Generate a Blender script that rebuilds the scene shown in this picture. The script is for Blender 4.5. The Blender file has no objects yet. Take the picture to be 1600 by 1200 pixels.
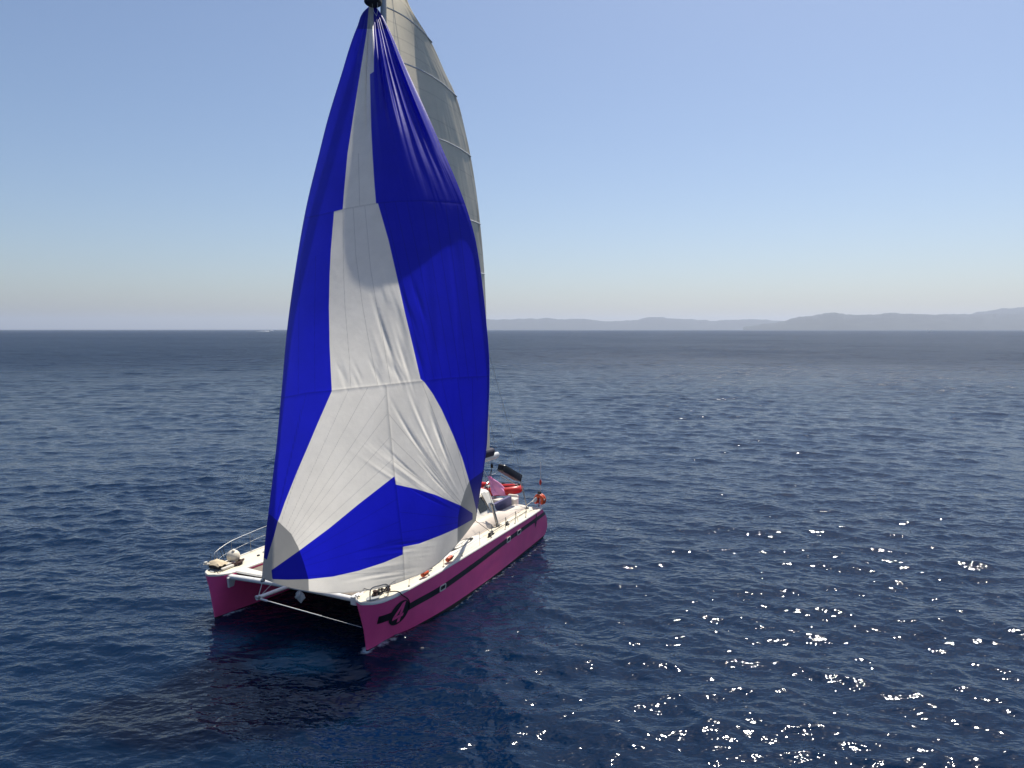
import bpy, math, random
import numpy as np
from mathutils import Vector, Matrix

random.seed(7)
RNG = np.random.default_rng(11)
C = bpy.context.scene.collection
R = math.radians

# ------------------------------------------------------------------ camera, sky, sun
CAM_H, FPX, HY = 9.5, 1150.0, 514.5            # camera height (m), focal length and horizon row of the photo
PITCH = math.atan((600 - HY) / FPX)
cam_d = bpy.data.cameras.new('camera')
cam_d.sensor_width = 36.0
cam_d.lens = FPX / 1600 * 36.0
cam_d.clip_start = 0.2
cam_d.clip_end = 80000
cam = bpy.data.objects.new('camera', cam_d)
C.objects.link(cam)
cam.location = (0, 0, CAM_H)
cam.rotation_euler = (math.pi / 2 - PITCH, 0, 0)
bpy.context.scene.camera = cam

SUN_EL, SUN_AZ = R(61.5), R(30)                   # azimuth clockwise from +Y
world = bpy.data.worlds.new('World')
bpy.context.scene.world = world
world.use_nodes = True
wn = world.node_tree
sky = wn.nodes.new('ShaderNodeTexSky')
sky.sky_type = 'NISHITA'
sky.sun_disc = False
sky.sun_elevation = SUN_EL
sky.sun_rotation = SUN_AZ
sky.air_density = 1.0
sky.dust_density = 1.4
sky.altitude = 100
sky.ozone_density = 3.2
tint = wn.nodes.new('ShaderNodeMix')             # white balance of the photograph
tint.data_type = 'RGBA'
tint.blend_type = 'MULTIPLY'
tint.inputs['Factor'].default_value = 1.0
tint.inputs['B'].default_value = (0.97, 0.972, 1.0, 1)
wn.links.new(sky.outputs[0], tint.inputs['A'])
wn.links.new(tint.outputs['Result'], wn.nodes['Background'].inputs[0])
wn.nodes['Background'].inputs[1].default_value = 0.088

sun_d = bpy.data.lights.new('sun', 'SUN')
sun_d.energy = 5.0
sun_d.angle = R(0.5)
sun_d.color = (1.0, 0.94, 0.84)
sun = bpy.data.objects.new('sun', sun_d)
C.objects.link(sun)
sv = Vector((math.sin(SUN_AZ) * math.cos(SUN_EL), math.cos(SUN_AZ) * math.cos(SUN_EL), math.sin(SUN_EL)))
sun.rotation_euler = sv.to_track_quat('Z', 'Y').to_euler()
sun.location = (0, 0, 60)

sc = bpy.context.scene
sc.view_settings.view_transform = 'Standard'
sc.view_settings.look = 'None'
sc.view_settings.exposure = 0.40
sc.view_settings.gamma = 1.0
sc.render.engine = 'CYCLES'
sc.cycles.max_bounces = 8
sc.cycles.use_denoising = True
sc.cycles.volume_bounces = 0
sc.cycles.sample_clamp_indirect = 3
sc.cycles.caustics_reflective = False
sc.cycles.caustics_refractive = False

# ------------------------------------------------------------------ frames of reference
HEAD = R(24.4)
FW = np.array([-math.sin(HEAD), -math.cos(HEAD), 0.0])     # where the bows point
PO = np.array([-FW[1], FW[0], 0.0])                        # to port
ORG = np.array([-7.002, 22.271, 0.0])                      # waterline between the two stems
BOAT_ROT = math.atan2(FW[1], FW[0])

def B(a, p, z):
    """a metres aft of the stems, p metres to port, z metres up -> boat coordinates"""
    return (-a, p, z)

def w2b(P):
    d = np.asarray(P) - ORG
    return np.stack([d @ FW, d @ PO, d[..., 2]], -1)

def unproject(x, y, Y):
    """photo pixel + distance ahead (m) -> point in the world"""
    cp, sp = math.cos(PITCH), math.sin(PITCH)
    dx = (x - 800) / FPX
    dy = -(y - 600) / FPX
    ry = cp + dy * sp
    rz = -sp + dy * cp
    t = Y / ry
    return np.stack([dx * t, Y + 0 * t, CAM_H + rz * t], -1)

def ray_z(x, y, z):
    cp, sp = math.cos(PITCH), math.sin(PITCH)
    dy = -(y - 600) / FPX
    return (z - CAM_H) / (-sp + dy * cp) * (cp + dy * sp)

# ------------------------------------------------------------------ objects
def new_obj(name, verts, faces, mats, parent=None, smooth=False, mat_idx=None):
    me = bpy.data.meshes.new(name)
    me.from_pydata([tuple(v) for v in verts], [], faces)
    for m in (mats if isinstance(mats, (list, tuple)) else [mats]):
        me.materials.append(m)
    if mat_idx is not None:
        me.polygons.foreach_set('material_index', mat_idx)
    if smooth is True:
        me.polygons.foreach_set('use_smooth', [True] * len(me.polygons))
    elif smooth:
        me.polygons.foreach_set('use_smooth', [True] * len(me.polygons))
        me.set_sharp_from_angle(angle=R(smooth))
    me.update()
    o = bpy.data.objects.new(name, me)
    C.objects.link(o)
    if parent is not None:
        o.parent = parent
    return o

class MB:
    """collects shapes for one mesh"""
    def __init__(self):
        self.v, self.f = [], []

    def add(self, verts, faces):
        n = len(self.v)
        self.v += [tuple(map(float, q)) for q in verts]
        self.f += [tuple(i + n for i in q) for q in faces]
        return self

    def box(self, c, s, rot=None, bev=0.0):
        x, y, z = s[0] / 2, s[1] / 2, s[2] / 2
        M = rot.to_matrix() if hasattr(rot, 'to_matrix') else (rot or Matrix.Identity(3))
        if bev <= 0:
            vs = [(i * x, j * y, k * z) for i in (-1, 1) for j in (-1, 1) for k in (-1, 1)]
            fs = [(0, 1, 3, 2), (4, 6, 7, 5), (0, 4, 5, 1), (2, 3, 7, 6), (0, 2, 6, 4), (1, 5, 7, 3)]
            vs = [Vector(c) + M @ Vector(q) for q in vs]
            return self.add(vs, fs)
        # rounded in plan, chamfered top and bottom
        b = bev
        ring = []
        for sx, sy, a0 in ((1, 1, 0), (-1, 1, 90), (-1, -1, 180), (1, -1, 270)):
            for k in range(4):
                a = R(a0 + 30 * k)
                ring.append((sx * (x - b) + b * math.cos(a), sy * (y - b) + b * math.sin(a)))
        vs, fs = [], []
        lev = [(-z, 1 - b / max(x, y) * .6), (-z + b * .6, 1), (z - b * .6, 1), (z, 1 - b / max(x, y) * .6)]
        m = len(ring)
        for zz, sc_ in lev:
            vs += [(px * sc_, py * sc_, zz) for px, py in ring]
        for l in range(3):
            for i in range(m):
                j = (i + 1) % m
                fs.append((l * m + i, l * m + j, (l + 1) * m + j, (l + 1) * m + i))
        fs.append(tuple(reversed(range(m))))
        fs.append(tuple(range(3 * m, 4 * m)))
        vs = [Vector(c) + M @ Vector(q) for q in vs]
        return self.add(vs, fs)

    def tube(self, pts, r, n=8, caps=True):
        pts = [Vector(q) for q in pts]
        rs = r if isinstance(r, (list, tuple)) else [r] * len(pts)
        vs, fs = [], []
        prev = None
        for i, q in enumerate(pts):
            d = (pts[min(i + 1, len(pts) - 1)] - pts[max(i - 1, 0)]).normalized()
            if prev is None:
                up = Vector((0, 0, 1)) if abs(d.z) < 0.9 else Vector((1, 0, 0))
                e1 = d.cross(up).normalized()
            else:
                e1 = (prev - d * prev.dot(d)).normalized()
            prev = e1
            e2 = d.cross(e1)
            for k in range(n):
                a = 2 * math.pi * k / n
                vs.append(q + (e1 * math.cos(a) + e2 * math.sin(a)) * rs[i])
        for i in range(len(pts) - 1):
            for k in range(n):
                j = (k + 1) % n
                fs.append((i * n + k, i * n + j, (i + 1) * n + j, (i + 1) * n + k))
        if caps:
            fs.append(tuple(reversed(range(n))))
            fs.append(tuple(range((len(pts) - 1) * n, len(pts) * n)))
        return self.add(vs, fs)

    def lathe(self, c, prof, n=20, axis=None):
        """prof = [(radius, height)] about an axis through c"""
        ax = Vector(axis or (0, 0, 1)).normalized()
        q = ax.to_track_quat('Z', 'Y')
        vs, fs = [], []
        for rr, h in prof:
            for k in range(n):
                a = 2 * math.pi * k / n
                vs.append(Vector(c) + q @ Vector((rr * math.cos(a), rr * math.sin(a), h)))
        for i in range(len(prof) - 1):
            for k in range(n):
                j = (k + 1) % n
                fs.append((i * n + k, i * n + j, (i + 1) * n + j, (i + 1) * n + k))
        fs.append(tuple(reversed(range(n))))
        fs.append(tuple(range((len(prof) - 1) * n, len(prof) * n)))
        return self.add(vs, fs)

    def grid(self, P, closed_u=False):
        """P[i][j] points"""
        ni, nj = len(P), len(P[0])
        vs = [q for row in P for q in row]
        fs = []
        for i in range(ni - 1):
            for j in range(nj if closed_u else nj - 1):
                k = (j + 1) % nj
                fs.append((i * nj + j, i * nj + k, (i + 1) * nj + k, (i + 1) * nj + j))
        return self.add(vs, fs)

    def prism(self, ring, off):
        """a flat polygon given thickness along off"""
        n = len(ring)
        off = Vector(off)
        vs = [Vector(q) for q in ring] + [Vector(q) + off for q in ring]
        fs = [tuple(reversed(range(n))), tuple(range(n, 2 * n))]
        fs += [(i, (i + 1) % n, (i + 1) % n + n, i + n) for i in range(n)]
        return self.add(vs, fs)

    def build(self, name, mat, parent=None, smooth=35, origin=None):
        v = self.v if origin is None else [(q[0] - origin[0], q[1] - origin[1], q[2] - origin[2]) for q in self.v]
        o = new_obj(name, v, self.f, mat, parent, smooth)
        import bmesh
        bm = bmesh.new()
        bm.from_mesh(o.data)
        bmesh.ops.recalc_face_normals(bm, faces=bm.faces)
        bm.to_mesh(o.data)
        bm.free()
        return o

def split_build(mb, name, m, parent=None, smooth=35, origin=None, tol=0.012):
    """every piece that stands apart becomes an object of its own under the same name"""
    par = list(range(len(mb.v)))
    def find(i):
        while par[i] != i:
            par[i] = par[par[i]]
            i = par[i]
        return i
    for f in mb.f:
        for k in f[1:]: par[find(k)] = find(f[0])
    V = np.array(mb.v)
    roots = np.array([find(i) for i in range(len(mb.v))])
    groups = [[set([r]), V[roots == r].min(0) - tol, V[roots == r].max(0) + tol] for r in np.unique(roots)]
    again = True
    while again:
        again = False
        for i in range(len(groups)):
            for j in range(i + 1, len(groups)):
                if (groups[i][1] <= groups[j][2]).all() and (groups[j][1] <= groups[i][2]).all():
                    groups[i] = [groups[i][0] | groups[j][0], np.minimum(groups[i][1], groups[j][1]), np.maximum(groups[i][2], groups[j][2])]
                    del groups[j]
                    again = True
                    break
            if again: break
    out = []
    for g in groups:
        keep = np.isin(roots, list(g[0]))
        idx = np.cumsum(keep) - 1
        q = MB()
        q.v = [mb.v[i] for i in np.nonzero(keep)[0]]
        q.f = [tuple(int(idx[i]) for i in f) for f in mb.f if keep[f[0]]]
        out.append(q.build(name, m, parent, smooth, origin))
    return out

def tag(o, label=None, cat=None, group=None, kind=None):
    if label: o['label'] = label
    if cat: o['category'] = cat
    if group: o['group'] = group
    if kind: o['kind'] = kind
    return o

def empty(name, loc, rot=0.0):
    o = bpy.data.objects.new(name, None)
    C.objects.link(o)
    o.empty_display_size = 0.3
    o.location = loc
    o.rotation_euler = (0, 0, rot)
    return o

def boat_thing(name, bpt):
    """an Empty standing at a point of the boat, turned like the boat"""
    x, y, z = bpt
    return empty(name, ORG + FW * x + PO * y + np.array([0, 0, z]), BOAT_ROT)

def crspline(pts, n):
    """Catmull-Rom through points, n samples per span"""
    pts = [np.array(q, float) for q in pts]
    pts = [2 * pts[0] - pts[1]] + pts + [2 * pts[-1] - pts[-2]]
    out = []
    for i in range(1, len(pts) - 2):
        p0, p1, p2, p3 = pts[i - 1:i + 3]
        for k in range(n):
            t = k / n
            out.append(.5 * (2 * p1 + (p2 - p0) * t + (2 * p0 - 5 * p1 + 4 * p2 - p3) * t * t + (3 * p1 - p0 - 3 * p2 + p3) * t ** 3))
    out.append(pts[-2])
    return out

def smooth_interp(x, xs, ys):
    """monotone-ish cubic Hermite interpolation"""
    xs, ys = np.asarray(xs, float), np.asarray(ys, float)
    d = np.diff(ys) / np.diff(xs)
    m = np.empty_like(ys)
    m[0], m[-1] = d[0], d[-1]
    m[1:-1] = (d[:-1] * np.diff(xs)[1:] + d[1:] * np.diff(xs)[:-1]) / (xs[2:] - xs[:-2])
    x = np.clip(x, xs[0], xs[-1])
    i = np.clip(np.searchsorted(xs, x, 'right') - 1, 0, len(xs) - 2)
    h = xs[i + 1] - xs[i]
    t = (x - xs[i]) / h
    return ((2 * t ** 3 - 3 * t ** 2 + 1) * ys[i] + (t ** 3 - 2 * t ** 2 + t) * h * m[i]
            + (-2 * t ** 3 + 3 * t ** 2) * ys[i + 1] + (t ** 3 - t ** 2) * h * m[i + 1])

def sstep(a, b, x):
    t = np.clip((x - a) / (b - a), 0, 1)
    return t * t * (3 - 2 * t)

# ------------------------------------------------------------------ materials
def mat(name, col, rough=0.5, metal=0.0, var=0.0, scale=3.0, bump=0.0, bscale=40.0, spec=0.5, coat=0.0):
    m = bpy.data.materials.new(name)
    m.use_nodes = True
    nt = m.node_tree
    b = nt.nodes['Principled BSDF']
    b.inputs['Roughness'].default_value = rough
    b.inputs['Metallic'].default_value = metal
    b.inputs['Specular IOR Level'].default_value = spec
    b.inputs['Coat Weight'].default_value = coat
    b.inputs['Coat Roughness'].default_value = 0.08
    b.inputs['Base Color'].default_value = (*col, 1)
    geo = nt.nodes.new('ShaderNodeTexCoord')
    if var > 0:
        nz = nt.nodes.new('ShaderNodeTexNoise')
        nz.inputs['Scale'].default_value = scale
        nz.inputs['Detail'].default_value = 6
        nz.inputs['Roughness'].default_value = 0.6
        nt.links.new(geo.outputs['Object'], nz.inputs['Vector'])
        mr = nt.nodes.new('ShaderNodeMapRange')
        mr.inputs['From Min'].default_value = 0.3
        mr.inputs['From Max'].default_value = 0.7
        mr.inputs['To Min'].default_value = 1 - var
        mr.inputs['To Max'].default_value = 1 + var * .5
        nt.links.new(nz.outputs['Fac'], mr.inputs['Value'])
        mx = nt.nodes.new('ShaderNodeMix')
        mx.data_type = 'RGBA'
        mx.blend_type = 'MULTIPLY'
        mx.inputs['Factor'].default_value = 1
        mx.inputs['A'].default_value = (*col, 1)
        nt.links.new(mr.outputs['Result'], mx.inputs['B'])
        nt.links.new(mx.outputs['Result'], b.inputs['Base Color'])
    if bump > 0:
        nz2 = nt.nodes.new('ShaderNodeTexNoise')
        nz2.inputs['Scale'].default_value = bscale
        nz2.inputs['Detail'].default_value = 4
        nt.links.new(geo.outputs['Object'], nz2.inputs['Vector'])
        bp = nt.nodes.new('ShaderNodeBump')
        bp.inputs['Strength'].default_value = 1.0
        bp.inputs['Distance'].default_value = bump
        nt.links.new(nz2.outputs['Fac'], bp.inputs['Height'])
        nt.links.new(bp.outputs['Normal'], b.inputs['Normal'])
    return m

M = {
    'hull': mat('magenta_hull_paint', (0.90, 0.10, 0.30), 0.38, var=0.10, scale=1.3, bump=0.002, bscale=1.5, spec=0.35),
    'black': mat('black_vinyl', (0.008, 0.008, 0.012), 0.35),
    'antifoul': mat('dark_antifouling', (0.012, 0.010, 0.014), 0.6, var=.3, scale=8),
    'deck': mat('cream_deck', (0.66, 0.61, 0.48), 0.5, var=0.10, scale=4, bump=0.001, bscale=120),
    'gel': mat('white_gelcoat', (0.68, 0.65, 0.58), 0.3, var=0.05, scale=2),
    'grey_panel': mat('grey_nonskid', (0.30, 0.31, 0.31), 0.7, var=0.2, scale=9),
    'alu': mat('white_painted_tube', (0.72, 0.72, 0.70), 0.35, var=0.08, scale=6),
    'steel': mat('stainless_steel', (0.30, 0.30, 0.30), 0.35, metal=0.9),
    'wire': mat('rigging_wire', (0.30, 0.30, 0.30), 0.4, metal=0.5),
    'mast': mat('grey_mast', (0.42, 0.44, 0.47), 0.35, var=.08, scale=3),
    'net': mat('brown_trampoline_net', (0.19, 0.16, 0.13), 0.9, var=0.25, scale=14, bump=0.004, bscale=60),
    'glass': mat('dark_window', (0.02, 0.022, 0.022), 0.15, spec=0.3),
    'purple': mat('purple_blue_upholstery', (0.075, 0.07, 0.16), 0.8, var=.2, scale=6),
    'cream_side': mat('beige_coaming', (0.62, 0.54, 0.46), 0.5, var=.08, scale=3),
    'rope_dark': mat('dark_rope', (0.018, 0.014, 0.014), 0.9, var=.3, scale=30),
    'rope_brown': mat('brown_rope', (0.05, 0.025, 0.022), 0.9, var=.3, scale=30),
    'rope_white': mat('white_rope', (0.75, 0.74, 0.70), 0.8, var=.2, scale=30),
    'fender': mat('off_white_vinyl', (0.66, 0.60, 0.49), 0.45, var=.03, scale=3),
    'cushion': mat('beige_canvas', (0.52, 0.43, 0.29), 0.85, var=.15, scale=9),
    'orange': mat('orange_plastic', (0.62, 0.085, 0.02), 0.45, var=.15, scale=9),
    'red': mat('red_rubber', (0.50, 0.025, 0.02), 0.38, var=.12, scale=5),
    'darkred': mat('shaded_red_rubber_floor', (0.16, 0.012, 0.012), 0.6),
    'pink': mat('pink_cotton', (0.86, 0.36, 0.62), 0.9, var=.08, scale=6, bump=0.004, bscale=40),
    'panel': mat('black_panel', (0.012, 0.011, 0.016), 0.4, var=.3, scale=5),
    'plastic': mat('grey_white_plastic', (0.45, 0.47, 0.48), 0.4, var=.2, scale=10),
    'sock': mat('dark_sock_bell', (0.03, 0.035, 0.03), 0.6, var=.3, scale=8),
    'boombag': mat('navy_boom_bag', (0.022, 0.02, 0.045), 0.7, var=.2, scale=6),
}

def cloth_material(name, ca, cb, transl, thick_tr, gloss=0.04):
    """thin sail cloth: ca where attribute panel_d < 0, cb where > 0; seams and patches are doubled cloth and let less light through"""
    m = bpy.data.materials.new(name)
    m.use_nodes = True
    nt = m.node_tree
    nt.nodes.remove(nt.nodes['Principled BSDF'])
    L = nt.links.new
    def attr(n):
        a = nt.nodes.new('ShaderNodeAttribute')
        a.attribute_name = n
        return a.outputs['Fac']
    def rng(src, a, b, c=0.0, d=1.0):
        r = nt.nodes.new('ShaderNodeMapRange')
        r.inputs['From Min'].default_value = a
        r.inputs['From Max'].default_value = b
        r.inputs['To Min'].default_value = c
        r.inputs['To Max'].default_value = d
        L(src, r.inputs['Value'])
        return r.outputs['Result']
    def mth(op, a, b):
        n = nt.nodes.new('ShaderNodeMath')
        n.operation = op
        for i, q in enumerate((a, b)):
            if isinstance(q, (int, float)): n.inputs[i].default_value = q
            else: L(q, n.inputs[i])
        return n.outputs[0]
    def mixc(f, a, b, mode='MIX'):
        n = nt.nodes.new('ShaderNodeMix')
        n.data_type = 'RGBA'
        n.blend_type = mode
        if isinstance(f, (int, float)): n.inputs['Factor'].default_value = f
        else: L(f, n.inputs['Factor'])
        for k, q in (('A', a), ('B', b)):
            if isinstance(q, tuple): n.inputs[k].default_value = (*q, 1)
            else: L(q, n.inputs[k])
        return n.outputs['Result']
    isw = rng(attr('panel_d'), -0.35, 0.35)
    seam = rng(attr('seam_d'), 0.45, 0.95, 1.0, 0.0)
    patch = rng(attr('patch_d'), -0.3, 0.3)
    base = mixc(isw, ca, cb)
    tc = nt.nodes.new('ShaderNodeTexCoord')
    nz = nt.nodes.new('ShaderNodeTexNoise')
    nz.inputs['Scale'].default_value = 0.9
    nz.inputs['Detail'].default_value = 8
    nz.inputs['Roughness'].default_value = 0.65
    L(tc.outputs['Object'], nz.inputs['Vector'])
    dirt = rng(nz.outputs['Fac'], 0.35, 0.75, 1.0, 0.86)
    base = mixc(1.0, base, dirt, 'MULTIPLY')
    thick = mth('MAXIMUM', mth('MULTIPLY', seam, 0.38), patch)
    tcol = mixc(thick, base, mixc(1.0, base, (thick_tr,) * 3, 'MULTIPLY'))
    bn = nt.nodes.new('ShaderNodeBump')
    bn.inputs['Distance'].default_value = 0.01
    bn.inputs['Strength'].default_value = 0.5
    nz3 = nt.nodes.new('ShaderNodeTexNoise')
    nz3.inputs['Scale'].default_value = 6
    nz3.inputs['Detail'].default_value = 3
    L(tc.outputs['Object'], nz3.inputs['Vector'])
    L(nz3.outputs['Fac'], bn.inputs['Height'])
    df = nt.nodes.new('ShaderNodeBsdfDiffuse')
    tr = nt.nodes.new('ShaderNodeBsdfTranslucent')
    gl = nt.nodes.new('ShaderNodeBsdfGlossy')
    gl.inputs['Roughness'].default_value = 0.42
    L(base, df.inputs['Color'])
    L(tcol, tr.inputs['Color'])
    for n in (df, tr, gl):
        L(bn.outputs['Normal'], n.inputs['Normal'])
    m1 = nt.nodes.new('ShaderNodeMixShader')
    m1.inputs[0].default_value = transl
    L(df.outputs[0], m1.inputs[1])
    L(tr.outputs[0], m1.inputs[2])
    fr = nt.nodes.new('ShaderNodeFresnel')
    fr.inputs['IOR'].default_value = 1.4
    m2 = nt.nodes.new('ShaderNodeMixShader')
    L(mth('ADD', mth('MULTIPLY', fr.outputs[0], 0.22), gloss - 0.02), m2.inputs[0])
    L(m1.outputs[0], m2.inputs[1])
    L(gl.outputs[0], m2.inputs[2])
    L(m2.outputs[0], nt.nodes['Material Output'].inputs['Surface'])
    return m

SPIN_MAT = cloth_material('spinnaker_nylon', (0.011, 0.014, 0.58), (0.92, 0.89, 0.82), 0.66, 0.26)
MAIN_MAT = cloth_material('mainsail_laminate', (0.78, 0.71, 0.56), (0.82, 0.75, 0.60), 0.62, 0.45)

# ------------------------------------------------------------------ the sea
def build_sea():
    th_f = np.radians(np.arange(-43, 43.01, 0.165))
    th_l = np.radians(np.linspace(-150, -43, 60, endpoint=False))
    th_r = np.radians(np.linspace(43, 150, 61)[1:])
    th = np.concatenate([th_l, th_f, th_r])
    r = [5.0]
    while r[-1] < 24000:
        k = 0.0031 if r[-1] < 380 else (0.006 if r[-1] < 900 else 0.05)
        r.append(r[-1] * (1 + k))
    r = np.array(r)
    RR, TT = np.meshgrid(r, th, indexing='ij')
    X = (RR * np.sin(TT)).astype(np.float32)
    Y = (RR * np.cos(TT)).astype(np.float32)
    near = r < 900
    nx = int(near.sum())
    Xn, Yn = X[:nx], Y[:nx]
    Zd = np.zeros_like(Xn)
    DX = np.zeros_like(Xn)
    DY = np.zeros_like(Xn)
    sp = (RR[:nx] * 0.0037).astype(np.float32)
    bands = [(14, 7, 12, .018), (7, 4, 16, .030), (4, 2.2, 24, .048), (2.2, 1.2, 34, .068), (1.2, .65, 44, .086), (.65, .36, 48, .088)]
    for l0, l1, n, slope in bands:
        for i in range(n):
            lam = math.exp(RNG.uniform(math.log(l1), math.log(l0)))
            spread = 0.42 if lam > 3 else 0.75
            d = R(-90 - 12) + RNG.normal(0, spread)       # running towards the camera, a little to the left
            k = 2 * math.pi / lam
            am = slope * math.sqrt(2.0 / n) / k
            ph = RNG.uniform(0, 6.28)
            rows = int(np.searchsorted(r[:nx], lam / 0.0037 / 1.9))
            if rows < 4: continue
            w = sstep(1.9, 3.6, lam / sp[:rows])
            arg = (k * (math.cos(d) * Xn[:rows] + math.sin(d) * Yn[:rows]) + ph).astype(np.float32)
            s, c = np.sin(arg), np.cos(arg)
            Zd[:rows] += am * w * s
            q = 1.0
            DX[:rows] += q * am * w * c * math.cos(d)
            DY[:rows] += q * am * w * c * math.sin(d)
    # patches of stronger and calmer ripple
    gust = np.ones_like(Zd)
    for i in range(7):
        lam = RNG.uniform(18, 60)
        d = RNG.uniform(0, 6.28)
        gust += 0.09 * np.sin(2 * math.pi / lam * (math.cos(d) * Xn + math.sin(d) * Yn * .6) + RNG.uniform(0, 6))
    Zd *= gust
    # boat coordinates, bow waves and foam
    bx = (Xn - ORG[0]) * FW[0] + (Yn - ORG[1]) * FW[1]
    by = (Xn - ORG[0]) * PO[0] + (Yn - ORG[1]) * PO[1]
    foam = np.zeros_like(X)
    fo = np.zeros_like(Zd)
    for s in (-3.0, 3.0):
        aft = -bx
        off = np.abs(by - s)
        vee = np.abs(off - (0.12 + 0.20 * np.clip(aft, 0, 30)))
        wave = np.exp(-(vee / 0.22) ** 2) * sstep(-.3, .6, aft) * np.exp(-np.clip(aft, 0, 50) / 5.0)
        Zd += 0.09 * wave
        fo = np.maximum(fo, 0.85 * wave * np.exp(-np.clip(aft, 0, 50) / 2.2))
        fo = np.maximum(fo, (.75 if s > 0 else .4) * np.exp(-((bx - .05) / .32) ** 2 - ((by - s) / .26) ** 2))
        hullside = np.exp(-((off - 0.60) / 0.22) ** 2) * sstep(2.5, 5, aft) * (1 - sstep(13.5, 16, aft))
        fo = np.maximum(fo, 0.38 * hullside)
        wk = np.exp(-(off / (0.5 + .03 * aft)) ** 2) * sstep(13.3, 14.5, aft) * np.exp(-np.clip(aft - 14, 0, 80) / 14)
        fo = np.maximum(fo, 0.34 * wk)
    foam[:nx] = fo
    Z = np.zeros_like(X)
    Z[:nx] = Zd
    X[:nx] += DX
    Y[:nx] += DY
    ni, nj = X.shape
    verts = np.stack([X, Y, Z], -1).reshape(-1, 3)
    verts = np.concatenate([verts, np.array([[0, -1.0, 0]], np.float32)])
    idx = np.arange(ni * nj).reshape(ni, nj)
    quads = np.stack([idx[:-1, :-1], idx[1:, :-1], idx[1:, 1:], idx[:-1, 1:]], -1).reshape(-1, 4)
    quads = quads[:, ::-1]
    tris = np.stack([idx[0, :-1], idx[0, 1:], np.full(nj - 1, ni * nj)], -1)
    tris = tris[:, ::-1]
    me = bpy.data.meshes.new('sea')
    me.vertices.add(len(verts))
    me.vertices.foreach_set('co', verts.astype(np.float32).ravel())
    nl = quads.size + tris.size
    me.loops.add(nl)
    me.loops.foreach_set('vertex_index', np.concatenate([quads.ravel(), tris.ravel()]).astype(np.int32))
    me.polygons.add(len(quads) + len(tris))
    starts = np.concatenate([np.arange(len(quads)) * 4, quads.size + np.arange(len(tris)) * 3])
    me.polygons.foreach_set('loop_start', starts.astype(np.int32))
    me.polygons.foreach_set('use_smooth', np.ones(len(starts), bool))
    me.update(calc_edges=True)
    me.validate()
    a = me.attributes.new('foam', 'FLOAT', 'POINT')
    a.data.foreach_set('value', np.concatenate([foam.ravel(), [0]]).astype(np.float32))
    far = sstep(25, 280, RR).astype(np.float32)
    a = me.attributes.new('unresolved', 'FLOAT', 'POINT')
    a.data.foreach_set('value', np.concatenate([far.ravel(), [0]]).astype(np.float32))
    o = bpy.data.objects.new('sea', me)
    C.objects.link(o)
    # material
    m = bpy.data.materials.new('sea_water')
    m.use_nodes = True
    nt = m.node_tree
    L = nt.links.new
    b = nt.nodes['Principled BSDF']
    b.inputs['Roughness'].default_value = 0.07
    b.inputs['IOR'].default_value = 1.333
    b.subsurface_method = 'BURLEY'
    b.inputs['Subsurface Weight'].default_value = 1.0
    b.inputs['Subsurface Scale'].default_value = 2.5
    b.inputs['Subsurface Radius'].default_value = (0.5, 0.8, 1.0)
    geo = nt.nodes.new('ShaderNodeNewGeometry')
    def noise(scale, stretch, detail, rot=0.2):
        mp = nt.nodes.new('ShaderNodeMapping')
        mp.inputs['Scale'].default_value = (scale / stretch, scale, 0.0)
        mp.inputs['Rotation'].default_value = (0, 0, rot)
        L(geo.outputs['Position'], mp.inputs['Vector'])
        n = nt.nodes.new('ShaderNodeTexNoise')
        n.inputs['Scale'].default_value = 1.0
        n.inputs['Detail'].default_value = detail
        n.inputs['Roughness'].default_value = 0.55
        L(mp.outputs[0], n.inputs['Vector'])
        return n.outputs['Fac']
    def mth(op, a, bb):
        n = nt.nodes.new('ShaderNodeMath')
        n.operation = op
        for i, q in enumerate((a, bb)):
            if isinstance(q, (int, float)): n.inputs[i].default_value = q
            else: L(q, n.inputs[i])
        return n.outputs[0]
    unr = nt.nodes.new('ShaderNodeAttribute')
    unr.attribute_name = 'unresolved'
    h_small = mth('MULTIPLY', noise(3.6, 1.7, 2), 0.070)
    h_fine = mth('MULTIPLY', noise(11.0, 1.4, 1, -0.3), 0.007)
    h_mid = mth('MULTIPLY', mth('MULTIPLY', noise(1.0, 1.8, 5), 0.75), unr.outputs['Fac'])
    h_far = mth('MULTIPLY', mth('MULTIPLY', noise(0.22, 2.4, 6, 0.3), 1.9), unr.outputs['Fac'])
    hh = mth('ADD', mth('ADD', mth('ADD', h_small, h_fine), h_mid), h_far)
    bp = nt.nodes.new('ShaderNodeBump')
    bp.inputs['Strength'].default_value = 1.0
    bp.inputs['Distance'].default_value = 1.0
    L(hh, bp.inputs['Height'])
    L(bp.outputs['Normal'], b.inputs['Normal'])
    rg = nt.nodes.new('ShaderNodeMapRange')          # wavelets too far away to be modelled one by one roughen the surface
    rg.inputs['To Min'].default_value = 0.06
    rg.inputs['To Max'].default_value = 0.34
    L(unr.outputs['Fac'], rg.inputs['Value'])
    L(rg.outputs[0], b.inputs['Roughness'])
    sg = nt.nodes.new('ShaderNodeMapRange')          # and hide one another's far sides, so less of the low sky is mirrored
    sg.inputs['To Min'].default_value = 0.46
    sg.inputs['To Max'].default_value = 0.12
    L(mth('POWER', unr.outputs['Fac'], 0.4), sg.inputs['Value'])
    # cat's paws: gusts of every size ruffle the water more or less
    gmp = nt.nodes.new('ShaderNodeMapping')
    gmp.inputs['Scale'].default_value = (0.004, 0.006, 0.0)
    L(geo.outputs['Position'], gmp.inputs['Vector'])
    gn = nt.nodes.new('ShaderNodeTexNoise')
    gn.inputs['Scale'].default_value = 1.0
    gn.inputs['Detail'].default_value = 11
    gn.inputs['Roughness'].default_value = 0.82
    L(gmp.outputs[0], gn.inputs['Vector'])
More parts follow.
